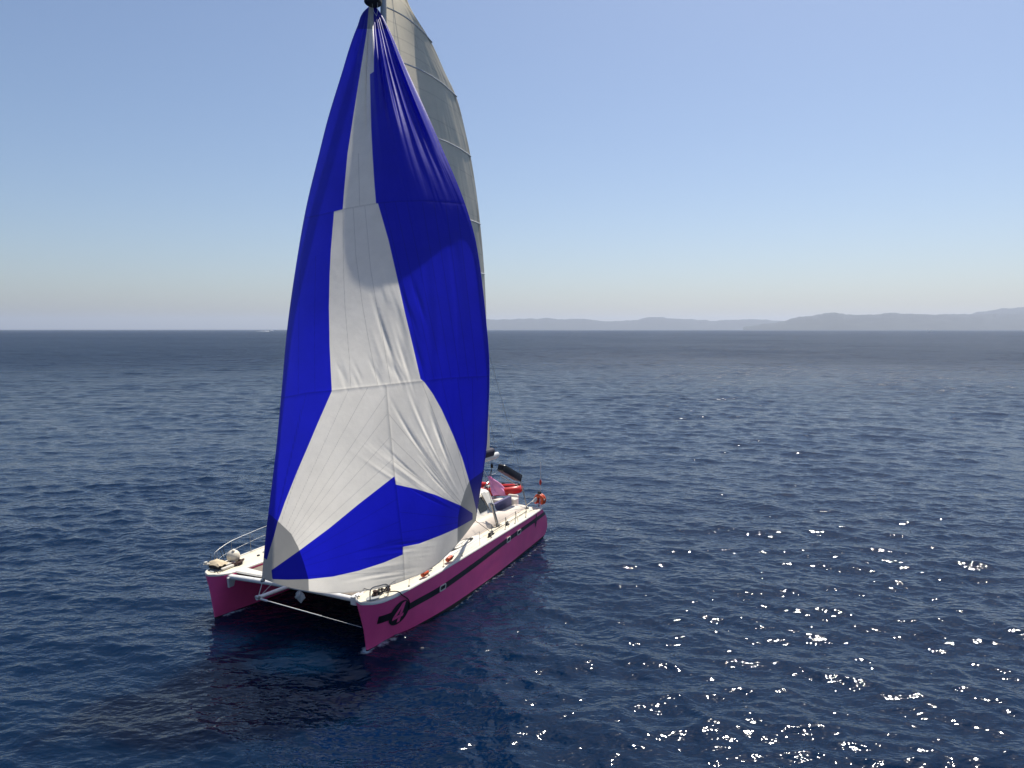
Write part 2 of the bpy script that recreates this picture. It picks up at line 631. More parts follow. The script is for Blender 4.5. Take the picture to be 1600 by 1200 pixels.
    gr = nt.nodes.new('ShaderNodeMapRange')
    gr.inputs['From Min'].default_value = 0.36
    gr.inputs['From Max'].default_value = 0.64
    gr.inputs['To Min'].default_value = 0.35
    gr.inputs['To Max'].default_value = 1.75
    L(gn.outputs['Fac'], gr.inputs['Value'])
    gx = nt.nodes.new('ShaderNodeMix')
    gx.inputs['A'].default_value = 1.0
    L(mth('POWER', unr.outputs['Fac'], 0.6), gx.inputs['Factor'])
    L(gr.outputs[0], gx.inputs['B'])
    L(mth('MULTIPLY', sg.outputs[0], gx.outputs[0]), b.inputs['Specular IOR Level'])
    fa = nt.nodes.new('ShaderNodeAttribute')
    fa.attribute_name = 'foam'
    fm = mth('SUBTRACT', mth('MULTIPLY', fa.outputs['Fac'], 1.35), mth('MULTIPLY', noise(7.0, 1.2, 5), 1.25))
    fr = nt.nodes.new('ShaderNodeMapRange')
    fr.inputs['From Min'].default_value = -0.12
    fr.inputs['From Max'].default_value = 0.35
    fr.inputs['To Max'].default_value = 0.8
    L(fm, fr.inputs['Value'])
    mx = nt.nodes.new('ShaderNodeMix')
    mx.data_type = 'RGBA'
    mx.inputs['A'].default_value = (0.0010, 0.0096, 0.030, 1)
    mx.inputs['B'].default_value = (0.55, 0.60, 0.66, 1)
    L(fr.outputs[0], mx.inputs['Factor'])
    L(mx.outputs['Result'], b.inputs['Base Color'])
    me.materials.append(m)
    tag(o, kind='structure', label='dark blue rippled sea with sun glints at lower right', cat='sea')
    return o

build_sea()

# ------------------------------------------------------------------ far hills across the water
def hills(name, prof, dist, depth, label, seed, col):
    """prof = [(photo column, photo row of the crest)] read as heights at the given distance"""
    rng = np.random.default_rng(seed)
    xs = np.array([q[0] for q in prof], float)
    hs = np.array([(HY - q[1]) / FPX * dist + CAM_H for q in prof])
    n = 420
    px = np.linspace(xs[0], xs[-1], n)
    h = smooth_interp(px, xs, hs)
    for k in range(60):                               # small tree-covered roughness of the crest
        f = math.exp(rng.uniform(math.log(1 / 400), math.log(1 / 6)))
        h = h + np.sin(px * f * 6.28 + rng.uniform(0, 6.28)) * dist / FPX * 0.13 / math.sqrt(f * 60)
    wx = (px - 800) / FPX * dist
    nd = 26
    V = []
    for j in range(nd):
        t = j / (nd - 1)
        # shore, slope, crest, slope behind
        prof_t = math.sin(min(t / .62, 1) * math.pi / 2) ** 1.25 if t < .62 else math.cos((t - .62) / .38 * math.pi / 2)
        jit = sum(np.sin(wx * rng.uniform(.6, 3) / dist * 60 + rng.uniform(0, 6.28) + j * .35) for _ in range(5)) / 5
        z = h * prof_t * (1 + .16 * jit * math.sin(math.pi * min(t / .62, 1)))
        if abs(t - .62) < .02: z = h
        yy = dist + depth * (t - .62) + 120 * np.sin(wx / 900 + seed) * (1 - t)
        V.append(np.stack([wx * (1 + (yy - dist) / dist), yy, np.maximum(z, -1) - (2 if j in (0, nd - 1) else 0)], -1))
    V = np.array(V)
    mb = MB()
    mb.grid([list(map(tuple, row)) for row in V])
    m = mat(name + '_scrub', col, 0.95, var=.5, scale=0.004)
    o = new_obj(name, mb.v, mb.f, m, None, True)
    tag(o, label, 'hills', kind='structure')
    return o

hills('hills', [(560, 512), (640, 503), (700, 501), (763, 499), (800, 498.5), (850, 498), (900, 500), (950, 502.5), (985, 500), (1005, 497), (1035, 495.5), (1065, 498),
                (1100, 500.5), (1150, 499), (1190, 499), (1230, 503), (1290, 506), (1360, 511)], 16000, 2600,
      'palest row of hazy hills running behind the spinnaker', 3, (0.026, 0.032, 0.030))
hills('hills', [(1160, 513), (1215, 504), (1250, 496), (1275, 491.5), (1300, 489.5), (1330, 491.5), (1365, 491), (1390, 488.5), (1420, 489.5), (1450, 492),
                (1500, 491.5), (1540, 491), (1600, 492), (1660, 498), (1720, 512)], 11500, 2400,
      'bluish hazy hill right of centre', 5, (0.026, 0.032, 0.030))
hills('hills', [(1440, 508), (1490, 497), (1530, 489), (1560, 483.5), (1585, 481.5), (1620, 480), (1680, 476), (1760, 482), (1850, 495), (1950, 510)], 13500, 2600,
      'tallest hazy hill at the right edge', 8, (0.026, 0.032, 0.030))

# ------------------------------------------------------------------ the catamaran
boat = boat_thing('catamaran', (0, 0, 0))
tag(boat, 'magenta catamaran under a blue and white spinnaker', 'catamaran')

ZD = 1.55
def a0(z): return -0.25 * np.clip(z / ZD, -.2, 1.1)
def a1(z): return smooth_interp(z, [-.5, 0, .19, .41, .72, 1.17, 1.55], [12.3, 13.35, 13.55, 13.62, 13.48, 13.06, 12.45])
def bdeck(s): return smooth_interp(s, [0, .008, .025, .055, .10, .20, .45, .70, .90, 1], [.03, .24, .43, .545, .595, .645, .64, .60, .56, .50])
def bwl(s): return smooth_interp(s, [0, .05, .14, .27, .42, .60, .75, .90, 1], [.025, .12, .33, .52, .57, .53, .42, .31, .22])
def hb(s, z):
    t = np.clip(z / ZD, 0, 1)
    b = bwl(s) + (bdeck(s) - bwl(s)) * t ** 1.1
    if np.ndim(z) == 0 and z < 0:
        b = bwl(s) * math.sqrt(max(0, 1 - (z / -.55) ** 2))
    return b
def hull_pt(s, z, side, pc, out=0.0):
    a = a0(z) + (a1(z) - a0(z)) * s
    return B(float(a), float(pc + side * (hb(s, z) + out)), float(z))
def s_of(a, z): return float((a - a0(z)) / (a1(z) - a0(z)))

S_ST = np.concatenate([[0, .004, .010, .018, .03, .045, .065], np.linspace(.08, 1, 110)])
Z_ST = [-.5, -.35, -.2, 0.0, 0.09] + list(np.linspace(.16, 1.46, 20)) + [1.53]
for pc, lab in ((3.0, 'near magenta hull with black stripe and number'), (-3.0, 'far magenta hull in its own shade')):
    mb = MB()
    rows = []
    for s in S_ST:
        rows.append([hull_pt(s, z, 1, pc) for z in reversed(Z_ST)] + [hull_pt(s, z, -1, pc) for z in Z_ST])
    mb.grid(rows)
    n = len(rows[0])
    base = (len(rows) - 1) * n
    for k in range(n // 2 - 1):                       # transom
        mb.f.append((base + k, base + k + 1, base + n - 2 - k, base + n - 1 - k))
    for k in range(n // 2 - 1):                       # stem
        mb.f.append((k, n - 1 - k, n - 2 - k, k + 1))
    mi = []
    for fc in mb.f:
        zc = sum(mb.v[i][2] for i in fc) / len(fc)
        mi.append(1 if zc < 0.06 else 0)
    h = new_obj('hull', mb.v, mb.f, [M['hull'], M['antifoul']], boat, 40, mi)
    h['label'] = lab
    # deck of this hull, slightly crowned, with a raised white toe rail all round
    mb = MB()
    rows = []
    for s in S_ST:
        row = []
        for t in np.linspace(-1, 1, 9):
            x, y, z = hull_pt(s, ZD, 1, pc)
            row.append((x, pc + float(bdeck(s)) * t * .96, ZD + .035 * (1 - t * t)))
        rows.append(row)
    mb.grid(rows)
    mb.build('deck', M['deck'], boat)
    mb = MB()
    loop = [hull_pt(s, 1.53, 1, pc) for s in S_ST[::-1]] + [hull_pt(s, 1.53, -1, pc) for s in S_ST]
    inner = []
    for i, q in enumerate(loop):
        d = Vector((loop[max(i - 1, 0)][0] - loop[min(i + 1, len(loop) - 1)][0], loop[max(i - 1, 0)][1] - loop[min(i + 1, len(loop) - 1)][1], 0))
        inner.append(q)
    rows = []
    for q in loop:
        dy = q[1] - pc
        k = 1 - min(.09, abs(dy) * .5) / max(abs(dy), .01)
        ax = 0.0
        rows.append([(q[0], pc + dy * 1.012, 1.525), (q[0], pc + dy * 1.012, 1.565), (q[0] - ax, pc + dy * (1 - (1 - k) * .3), 1.592), (q[0] - ax, pc + dy * k, 1.590), (q[0] - ax, pc + dy * k * .99, 1.55)])
    mb.grid(rows)
    mb.build('toe_rail', M['gel'], boat, 60)

HP = 3.0
def side_strip(a_list, z0, z1, out, nz=3):
    """a strip lying on the outer side of the near hull"""
    rows = []
    for a, za, zb in zip(a_list, z0, z1):
        row = []
        for k in range(nz):
            z = za + (zb - za) * k / (nz - 1)
            row.append(hull_pt(min(max(s_of(a, z), 0), 1), z, 1, HP, out))
        rows.append(row)
    return rows
al = list(np.linspace(0.16, 13.0, 150))
zc = smooth_interp(np.array(al), [0, .7, 1.3, 1.7, 2.8, 4.8, 8, 10.8, 13.2], [.98, .92, .90, .925, .925, .99, 1.14, 1.22, 1.25])
hw = smooth_interp(np.array(al), [0, 2, 5, 9, 13.2], [.125, .115, .105, .095, .09])
mb = MB()
mb.grid(side_strip(al, zc - hw, zc + hw, .010, 7))
mb.build('stripe', M['black'], boat)

def on_side(pts, out):
    """2D points (a, z) laid on the outer side of the near hull"""
    return [hull_pt(min(max(s_of(a, z), 0), 1), z, 1, HP, out) for a, z in pts]

def side_disc(ca, cz, r, out, name, m, n=48, rings=8, ra=1.2):
    mb = MB()
    vs = on_side([(ca, cz)], out)
    fs = []
    for k in range(1, rings + 1):
        vs += on_side([(ca + ra * r * k / rings * math.cos(2 * math.pi * i / n), cz + r * k / rings * math.sin(2 * math.pi * i / n)) for i in range(n)], out)
    for i in range(n):
        fs.append((0, 1 + i, 1 + (i + 1) % n))
        for k in range(rings - 1):
            b0, b1 = 1 + k * n, 1 + (k + 1) * n
            fs.append((b0 + i, b1 + i, b1 + (i + 1) % n, b0 + (i + 1) % n))
    mb.add(vs, fs)
    return mb.build(name, m, boat)

EC = (1.08, 0.895)
emb = side_disc(EC[0], EC[1], 0.385, .016, 'number_roundel', M['black'])
# the italic 4 in the hull colour; on the port side the bow is to the left, so text runs aft
def glyph(polys, ca, cz, sc_, slant, out, name, m, parent):
    mb = MB()
    for poly in polys:
        dense = []
        for i in range(len(poly)):
            p0, p1 = np.array(poly[i]), np.array(poly[(i + 1) % len(poly)])
            for k in range(8): dense.append(p0 + (p1 - p0) * k / 8)
        pts = [(ca + (q[0] + slant * q[1]) * sc_ * 1.15, cz + q[1] * sc_) for q in dense]
        mb.add(on_side(pts, out), [tuple(range(len(pts)))])
    return mb.build(name, m, parent)
four = [[(-.66, -.20), (.64, -.20), (.64, -.50), (-.66, -.50)],
        [(-.66, -.18), (-.24, -.18), (.10, .40), (.10, .94), (.02, .94)],
        [(.08, -.18), (.44, -.18), (.44, .94), (.12, .94)],
        [(.08, -.52), (.44, -.52), (.44, -.94), (.08, -.94)]]
glyph(four, EC[0] - .02, EC[1], 0.335, 0.16, .026, 'number', M['hull'], emb)
# black star near the stern
st = []
for i in range(8):
    rr = .42 if i % 2 == 0 else .13
    if i in (2, 6): rr = .38
    if i in (0, 4): rr = .30
    st.append((11.75 + rr * math.cos(i * math.pi / 4 + .12), 1.20 + rr * 0.95 * math.sin(i * math.pi / 4 + .12)))
mb = MB()
mb.add(on_side(st, .018), [tuple(range(8))])
mb.build('star_emblem', M['black'], boat)
# portholes
for ca, cz in ((3.42, .945), (8.72, 1.165), (9.80, 1.185)):
    def rr_ring(wx, wz, rad):
        out = []
        for sx, sz, b0 in ((1, 1, 0), (-1, 1, 90), (-1, -1, 180), (1, -1, 270)):
            for k in range(5):
                an = R(b0 + 22.5 * k)
                out.append((ca + sx * (wx - rad) + rad * math.cos(an), cz + sz * (wz - rad) + rad * math.sin(an)))
        return out
    fr = MB()
    o_, i_ = rr_ring(.19, .105, .05), rr_ring(.15, .07, .04)
    n = len(o_)
    fr.add(on_side(o_, .008) + on_side(o_, .030) + on_side(i_, .030) + on_side(i_, .014),
           [(k * n + i, k * n + (i + 1) % n, (k + 1) * n + (i + 1) % n, (k + 1) * n + i) for k in range(3) for i in range(n)])
    f = fr.build('porthole', M['gel'], boat)
    g = MB()
    g.add(on_side(i_, .018), [tuple(range(n))])
    g.build('pane', M['glass'], f)

# bridge deck, coachroof, cockpit
mb = MB()
mb.box(B(8.3, 0, 1.12), (8.2, 5.0, 0.84), bev=.12)
mb.build('bridge_deck', M['gel'], boat)

def house_section(a, s):
    """s = 0..1 scale of the house at this station"""
    top = 1.57 + 1.25 * s
    pts = [(2.62, 1.55), (2.55, 1.63 + .1 * s), (2.42, 1.72 + .12 * s), (2.32, 1.80 + .18 * s), (2.02, 1.60 + 1.10 * s), (1.88, 1.58 + 1.20 * s), (1.5, top), (0, top + .08 * s)]
    pts = pts + [(-p, z) for p, z in reversed(pts[:-1])]
    return [B(a, p, z) for p, z in pts]
mb = MB()
rows = []
for a, s in ((4.15, .02), (4.4, .12), (5.0, .38), (5.6, .62), (6.2, .82), (6.8, .94), (7.6, 1.0), (8.6, 1.0), (9.5, .99), (10.15, .97)):
    rows.append(house_section(a, s))
mb.grid(rows)
mb.f.append(tuple(range(len(mb.v) - 15, len(mb.v))))
house = mb.build('coachroof', M['gel'], boat, 30)
for sd in (1, -1):
    for b0, b1 in ((5.9, 7.35), (7.5, 8.55), (8.72, 9.55)):
        def wp(a, t, o):                              # on the sloping house side
            s = float(np.interp(a, [5.6, 6.2, 6.8, 7.6, 9.5], [.62, .82, .94, 1, .99]))
            p0, z0 = 2.32, 1.80 + .18 * s
            p1, z1 = 2.02, 1.60 + 1.10 * s
            return B(a, sd * (p0 + (p1 - p0) * t + o), z0 + (z1 - z0) * t + o * .3)
        mb = MB()
        lean = .18
        quad = [(b0 + .06, .12), (b1 - .06, .12), (b1 - .06 - lean, .88), (b0 + .10 - lean * .3, .88)]
        ring = [wp(a, t, .004) for a, t in quad] + [wp(a, t, .016) for a, t in quad]
        mb.add(ring, [(4, 5, 6, 7), (0, 1, 5, 4), (1, 2, 6, 5), (2, 3, 7, 6), (3, 0, 4, 7)])
        w = mb.build('window', M['glass'], house, False)
# aft corner posts that frame the saloon
mb = MB()
for sd in (1, -1):
    mb.prism([B(9.62, sd * 2.335, 1.98), B(9.98, sd * 2.335, 1.98), B(9.62, sd * 2.06, 2.76), B(9.30, sd * 2.06, 2.76)], (0, sd * .03, .012))
split_build(mb, 'corner_post', M['gel'], house, False)
# rounded coaming between house and side deck
for sd in (1, -1):
    mb = MB()
    rows = []
    for a in np.linspace(5.2, 12.3, 24):
        g = float(sstep(5.2, 6.3, np.array(a)))
        zt = 1.62 + .36 * g - .16 * float(sstep(9.6, 10.6, np.array(a))) - .14 * float(sstep(11.6, 12.3, np.array(a)))
        rows.append([B(a, sd * (2.92), 1.565), B(a, sd * 2.86, 1.60 + (zt - 1.6) * .35), B(a, sd * 2.74, 1.60 + (zt - 1.6) * .8), B(a, sd * 2.60, zt), B(a, sd * 2.44, zt), B(a, sd * 2.36, zt - .06), B(a, sd * 2.34, 1.5)])
    mb.grid(rows)
    mb.f.append(tuple(range(7)))
    mb.f.append(tuple(range(len(mb.v) - 7, len(mb.v))))
    mb.build('coaming', M['cream_side'], boat, 40)
# cockpit seats and backrests
mb = MB()
for sd in (1, -1):
    mb.box(B(11.15, sd * 2.16, 1.86), (1.75, .14, .50), bev=.05)
    mb.box(B(11.2, sd * 1.80, 1.56), (1.7, .60, .14), bev=.05)
split_build(mb, 'seat_upholstery', M['purple'], boat)
mb = MB()
mb.box(B(12.35, 2.05, 1.72), (.50, .55, .46), bev=.08)
mb.box(B(12.55, 2.05, 1.92), (.14, .50, .24), bev=.05)
split_build(mb, 'helm_seat', M['gel'], boat)
mb = MB()
mb.box(B(12.05, .3, 1.84), (.50, 2.9, .10), bev=.04)
mb.box(B(12.2, .3, 1.66), (.10, 2.7, .40))
mb.build('aft_bench', M['gel'], boat)
mb = MB()
for k in range(4):
    mb.box(B(12.0 + .06 * k, .25 + .36 * k, 1.92), (.16, .07, .09), bev=.02)
split_build(mb, 'bench_cleat', M['steel'], boat)
# hardtop over the cockpit: white beams and a purple-blue awning
mb = MB()
for sd in (-1.9, .62):
    mb.tube([B(9.9, sd, 2.85), B(10.3, sd, 3.02), B(12.2, sd, 3.02)], .035)
mb.tube([B(12.2, -1.9, 3.02), B(12.2, .62, 3.02)], .045)
mb.tube([B(10.3, -1.9, 3.02), B(10.3, .62, 3.02)], .045)
aw = mb.build('awning_frame', M['gel'], boat)
mb = MB()
rows = []
for a in np.linspace(10.3, 12.2, 8):
    rows.append([B(a, p, 3.05 + .06 * math.sin((a - 10.3) * 1.65) - .02 * math.sin(p * 6)) for p in np.linspace(-1.9, .5, 9)])
mb.grid(rows)
mb.build('awning', M['purple'], aw)

# low rounded coachroof bulge with a dark oval hatch on each hull, bow lockers
for pc, sg in ((3.0, 1), (-3.0, -1)):
    mb = MB()
    rows = []
    for k in range(13):
        t = k / 12
        a = 4.2 + 3.3 * t
        wv = .40 * math.sin(math.pi * (0.06 + .90 * t)) ** .6
        rows.append([B(a, pc - sg * .02 + wv * u, 1.575 + .15 * math.sin(math.pi * (0.04 + .92 * t)) ** .8 * (1 - u ** 4)) for u in np.linspace(-1, 1, 11)])
    mb.grid(rows)
    bl = mb.build('coachroof_bulge', M['gel'], boat, 60)
    mb = MB()
    n = 30
    pts = []
    for i in range(n):
        an = 2 * math.pi * i / n
        a = 5.75 + .95 * math.cos(an)
        p = pc + sg * .02 + .20 * math.sin(an)
        t = (a - 4.2) / 3.3
        u = (p - (pc - sg * .02)) / (.40 * math.sin(math.pi * (.06 + .90 * t)) ** .6)
        pts.append((a, p, 1.575 + .15 * math.sin(math.pi * (0.04 + .92 * t)) ** .8 * (1 - u ** 4) + .012))
    mb.add([B(*q) for q in pts] + [B(q[0], q[1], q[2] - .02) for q in pts], [tuple(range(n))] + [(i, (i + 1) % n, (i + 1) % n + n, i + n) for i in range(n)])
    mb.build('hatch', M['glass'], bl)
    mb = MB()
    n = 28
    ring = [B(.22 + .26 * math.cos(2 * math.pi * i / n), pc + sg * .08 + .17 * math.sin(2 * math.pi * i / n), 1.588) for i in range(n)]
    mb.prism(ring, (0, 0, .012))
    mb.build('bow_locker', M['grey_panel'], boat)
# deck panel lines and hatch on the far hull
mb = MB()
for a_, p_ in ((2.75, -3.05), ):
    n = 24
    ring = [B(a_ + .46 * math.cos(2 * math.pi * i / n), p_ + .17 * math.sin(2 * math.pi * i / n), 1.588) for i in range(n)]
    mb.prism(ring, (0, 0, .016))
mb.build('deck_hatch', M['grey_panel'], boat)

# crossbeam, bowsprit, trampoline
mb = MB()
n = 16
rows = []
for p in np.linspace(-2.62, 2.58, 30):
    w = 1.0
    zc_ = 1.44 + .05 * math.cos(p / 2.6 * math.pi / 2)
    rows.append([B(.22 + .10 * math.cos(2 * math.pi * k / n), p, zc_ + .080 * math.sin(2 * math.pi * k / n)) for k in range(n)])
mb.grid(rows, closed_u=True)
mb.f += [tuple(range(n)), tuple(range(len(mb.v) - n, len(mb.v)))]
mb.box(B(.24, 2.50, 1.46), (.40, .22, .26), bev=.03)
mb.prism([B(.05, -2.50, 1.45), B(.40, -2.50, 1.45), B(.34, -2.56, 1.10), B(.14, -2.56, 1.10)], (0, .07, 0))
mb.build('crossbeam', M['alu'], boat)
mb = MB()
rows = []
for p in np.linspace(-2.5, -1.1, 8):                  # white walkway plank behind the beam
    rows.append([B(.42, p, 1.52), B(.46, p, 1.565), B(.86 - .12 * (p + 2.5), p, 1.565), B(.90 - .12 * (p + 2.5), p, 1.50)])
mb.grid(rows)
mb.build('walkway', M['gel'], boat, False)
mb = MB()
mb.tube([B(.42, 0, 1.50), B(-.2, 0, 1.545), B(-1.12, 0, 1.60)], [.058, .058, .055], 14)
mb.tube([B(-1.10, 0, 1.60), B(-1.24, 0, 1.605)], [.068, .064], 14)
mb.build('bowsprit', M['alu'], boat)
mb = MB()
mb.lathe(B(-1.20, 0, 1.62), [(.02, -.08), (.05, -.07), (.05, .07), (.02, .08)], 10, (0, 1, 0))
mb.build('sprit_fitting', M['steel'], boat)
mb = MB()
rows = []
for a in np.linspace(.45, 4.2, 24):
    rows.append([B(a, p, 1.46 - .05 * math.cos(p / 2.45 * math.pi / 2) * math.sin((a - .45) / 3.75 * math.pi)) for p in np.linspace(-2.45, 2.45, 20)])
mb.grid(rows)
mb.build('trampoline', M['net'], boat)
mb = MB()
for sd in (-1, 1):
    mb.tube([B(.45, sd * 2.44, 1.50), B(4.2, sd * 2.44, 1.53)], .018, 6)
split_build(mb, 'trampoline_lacing', M['rope_dark'], boat)
mb = MB()
tip = B(-1.18, 0, 1.58)
end = B(-.16, 2.93, .82)
mid = [tip[i] + (end[i] - tip[i]) * .62 for i in range(3)]
mb.tube([tip, mid], .014, 8)
mb.tube([mid, end], .007, 6)
mb.tube([tip, [tip[i] + (end[i] - tip[i]) * .09 for i in range(3)]], .032, 8)
mb.build('bobstay', M['rope_white'], boat)
mb = MB()
mb.tube([B(-1.16, 0, 1.66), B(-.98, 0, 2.04)], .010, 6)
mb.tube([B(-1.05, .02, 1.66), B(-.55, .15, 2.0)], .007, 6)
split_build(mb, 'tack_line', M['rope_white'], boat)
mb = MB()
mb.lathe(B(-.98, 0, 2.06), [(.015, -.07), (.05, -.05), (.05, .05), (.015, .07)], 10, (0, 1, .3))
mb.build('tack_block', M['steel'], boat)

# mast, boom, standing rigging
mb = MB()
n = 18
rows = []
for z in np.linspace(2.7, 24.2, 40):
    k = 1 - .25 * max(0, (z - 18) / 6.2)
    rows.append([B(5.72 + .17 * k * math.cos(2 * math.pi * i / n), .10 * k * math.sin(2 * math.pi * i / n), z) for i in range(n)])
mb.grid(rows, closed_u=True)
mb.f += [tuple(range(n)), tuple(range(len(mb.v) - n, len(mb.v)))]
mast = mb.build('mast', M['mast'], boat, 50)
mb = MB()
for z, ln in ((9.0, 1.2), (15.2, 1.0)):
    for sd in (-1, 1):
        mb.tube([B(5.74, sd * .08, z), B(6.15, sd * ln, z + .05)], [.045, .03], 8)
split_build(mb, 'spreader', M['alu'], mast)
BOOM_E = B(12.30, 1.40, 3.85)
BOOM_S = B(5.92, .05, 3.55)
mb = MB()
rows = []
for t in np.linspace(0, 1, 10):
    c_ = [BOOM_S[i] + (BOOM_E[i] - BOOM_S[i]) * t for i in range(3)]
    nrm = Vector((-(BOOM_E[1] - BOOM_S[1]), BOOM_E[0] - BOOM_S[0], 0)).normalized()
    sh = 1.0 if t < .9 else 1.0 - .15 * (t - .9) / .1
    rows.append([(c_[0] + nrm.x * .10 * math.cos(2 * math.pi * i / 14), c_[1] + nrm.y * .10 * math.cos(2 * math.pi * i / 14), c_[2] + .16 * sh * math.sin(2 * math.pi * i / 14)) for i in range(14)])
mb.grid(rows, closed_u=True)
mb.f += [tuple(range(14)), tuple(range(len(mb.v) - 14, len(mb.v)))]
boom = mb.build('boom', M['alu'], boat, 50)
mb = MB()
rows = []
for t in np.linspace(.03, .93, 14):
    c_ = [BOOM_S[i] + (BOOM_E[i] - BOOM_S[i]) * t for i in range(3)]
    rows.append([(c_[0] + nrm.x * x_, c_[1] + nrm.y * x_, c_[2] + z_) for x_, z_ in ((-.13, .06), (-.20, .25), (-.17, .48 - .12 * t), (-.05, .52 - .12 * t), (.05, .52 - .12 * t), (.17, .48 - .12 * t), (.20, .25), (.13, .06))])
mb.grid(rows, closed_u=True)
mb.f += [tuple(range(8)), tuple(range(len(mb.v) - 8, len(mb.v)))]
mb.build('sail_bag', M['boombag'], boom, 60)
mb = MB()
mb.lathe(B(11.9, 1.30, 3.40), [(.02, -.10), (.06, -.07), (.06, .07), (.02, .10)], 10, (0, 0, 1))
mb.tube([B(11.9, 1.32, 3.7), B(11.9, 1.30, 3.5)], .01, 6)
mb.tube([B(11.9, 1.30, 3.3), B(12.2, 1.0, 2.1)], .012, 6)
mb.tube([B(11.9, 1.31, 3.3), B(12.25, .7, 2.1)], .012, 6)
split_build(mb, 'mainsheet', M['rope_dark'], boat, tol=-9)
mb = MB()
for sd in (1, -1):
    mb.tube([B(8.9, sd * 3.03, 1.6), B(5.76, sd * .1, 17.5)], .010, 6)
mb.tube([B(.15, 0, 1.56), B(5.52, 0, 19.6)], .016, 6)
mb.tube([B(12.2, 1.38, 4.0), B(5.80, .1, 24.0)], .006, 5)
mb.tube([B(12.1, 2.95, 1.6), B(11.3, 2.72, 4.3), B(5.9, .1, 22.0)], .006, 5)
split_build(mb, 'stay', M['wire'], boat, tol=-9)
mb = MB()
for sd in (1, -1):
    p0, p1 = Vector(B(8.9, sd * 3.03, 1.58)), Vector(B(8.72, sd * 2.86, 2.46))
    mb.tube([p0, p1], .06, 12)
    mb.lathe(p1, [(.06, -.03), (.075, 0), (.075, .08), (.05, .11)], 12, tuple(p1 - p0))
    for k in range(6):
        an = k * 1.05
        mb.tube([B(8.9, sd * 3.03, 1.6), B(8.9 + .16 * math.cos(an), sd * 3.03 + .13 * math.sin(an), 1.66), B(8.9 + .2 * math.cos(an), sd * 3.03 + .16 * math.sin(an), 1.59)], .016, 6)
split_build(mb, 'shroud_cover', M['steel'], boat)
mb = MB()
mb.tube([B(7.35, 2.80, 2.18), B(7.75, 3.30, 1.66)], .011, 6)
mb.tube([B(7.75, 3.30, 1.66), B(11.6, 3.15, 1.62)], .011, 6)
split_build(mb, 'spinnaker_sheet', M['rope_dark'], boat)
mb = MB()
for a_, p_ in ((7.75, 3.32), (7.45, 3.36), (9.25, 3.28)):
    mb.box(B(a_, p_, 1.66), (.16, .06, .14), bev=.02)
    mb.tube([B(a_ - .12, p_, 1.60), B(a_ + .12, p_ + .03, 1.60)], .03, 6)
split_build(mb, 'sheet_block', M['black'], boat)
mb = MB()
mb.lathe(B(7.92, 2.42, 1.98), [(.11, 0), (.10, .10), (.075, .16), (.085, .26), (.03, .28)], 14)
split_build(mb, 'winch', M['gel'], boat)
# rails
def rail(path_top, path_mid, posts, name, r=.007):
    mb = MB()
    mb.tube([B(*q) for q in path_top], r, 8)
    if path_mid: mb.tube([B(*q) for q in path_mid], r * .7, 8)
    for q0, q1 in posts:
        mb.tube([B(*q0), B(*q1)], r, 8)
        mb.lathe(B(*q0), [(.04, -.02), (.04, .015), (.02, .02)], 8)
    return mb.build(name, M['steel'], boat)
# far hull
ft = [(.40, -3.36, 1.60), (.42, -3.40, 1.99), (.60, -3.50, 2.06), (1.33, -3.60, 2.19), (2.23, -3.62, 2.25), (3.10, -3.62, 2.29), (4.6, -3.62, 2.30), (8.5, -3.60, 2.28), (11.8, -3.55, 2.26)]
fm = [(.62, -3.50, 1.72), (1.08, -3.60, 1.81), (2.23, -3.62, 1.92), (3.05, -3.62, 1.97), (4.6, -3.62, 1.97), (8.5, -3.6, 1.95), (11.8, -3.55, 1.94)]
rail(crspline(ft, 4), crspline(fm, 4), [((.62, -3.50, 1.6), (.62, -3.50, 2.06)), ((1.36, -3.58, 1.6), (1.36, -3.60, 2.19)), ((2.27, -3.60, 1.6), (2.25, -3.62, 2.25)),
     ((3.15, -3.60, 1.6), (3.15, -3.62, 2.29)), ((5.0, -3.6, 1.6), (5.0, -3.62, 2.3)), ((7.0, -3.6, 1.6), (7.0, -3.61, 2.29)), ((9.2, -3.58, 1.6), (9.2, -3.6, 2.28)), ((11.7, -3.5, 1.6), (11.7, -3.55, 2.26))], 'guard_rail')
# near hull, forward rail ends at a stanchion by the shroud
nt_ = [(.62, 3.20, 1.62), (.70, 3.40, 1.92), (1.49, 3.52, 1.99), (2.6, 3.56, 2.0), (3.46, 3.57, 2.0), (4.71, 3.57, 2.06), (6.05, 3.57, 2.12), (6.2, 3.57, 2.06), (6.22, 3.57, 1.62)]
nm_ = [(1.5, 3.52, 1.78), (2.6, 3.56, 1.80), (4.71, 3.57, 1.85), (6.2, 3.57, 1.88)]
rail(crspline(nt_, 4), crspline(nm_, 4), [((1.5, 3.52, 1.6), (1.5, 3.53, 1.98)), ((2.62, 3.56, 1.6), (2.62, 3.56, 2.0)), ((3.55, 3.57, 1.6), (3.55, 3.57, 2.0)), ((4.85, 3.57, 1.6), (4.85, 3.57, 2.07))], 'guard_rail')
mb = MB()
for a_, h_ in ((7.35, .52), (8.60, .50), (9.55, .52), (10.65, .46)):
    mb.tube([B(a_, 3.50, 1.58), B(a_, 3.51, 1.58 + h_)], .014, 8)
    if a_ > 8.0 and a_ < 10:
        mb.tube([B(a_ + .30, 3.50, 1.60), B(a_ + .02, 3.51, 1.58 + h_ * .95)], .010, 6)
    mb.lathe(B(a_, 3.5, 1.6), [(.04, -.02), (.04, .02), (.02, .03)], 8)
split_build(mb, 'stanchion', M['steel'], boat)
mb = MB()
lw = [(6.2, 3.57, 2.08), (7.35, 3.51, 2.08), (8.60, 3.51, 2.06), (9.55, 3.51, 2.08), (10.65, 3.51, 2.03), (12.2, 3.42, 1.75)]
mb.tube([B(*q) for q in lw], .005, 5)
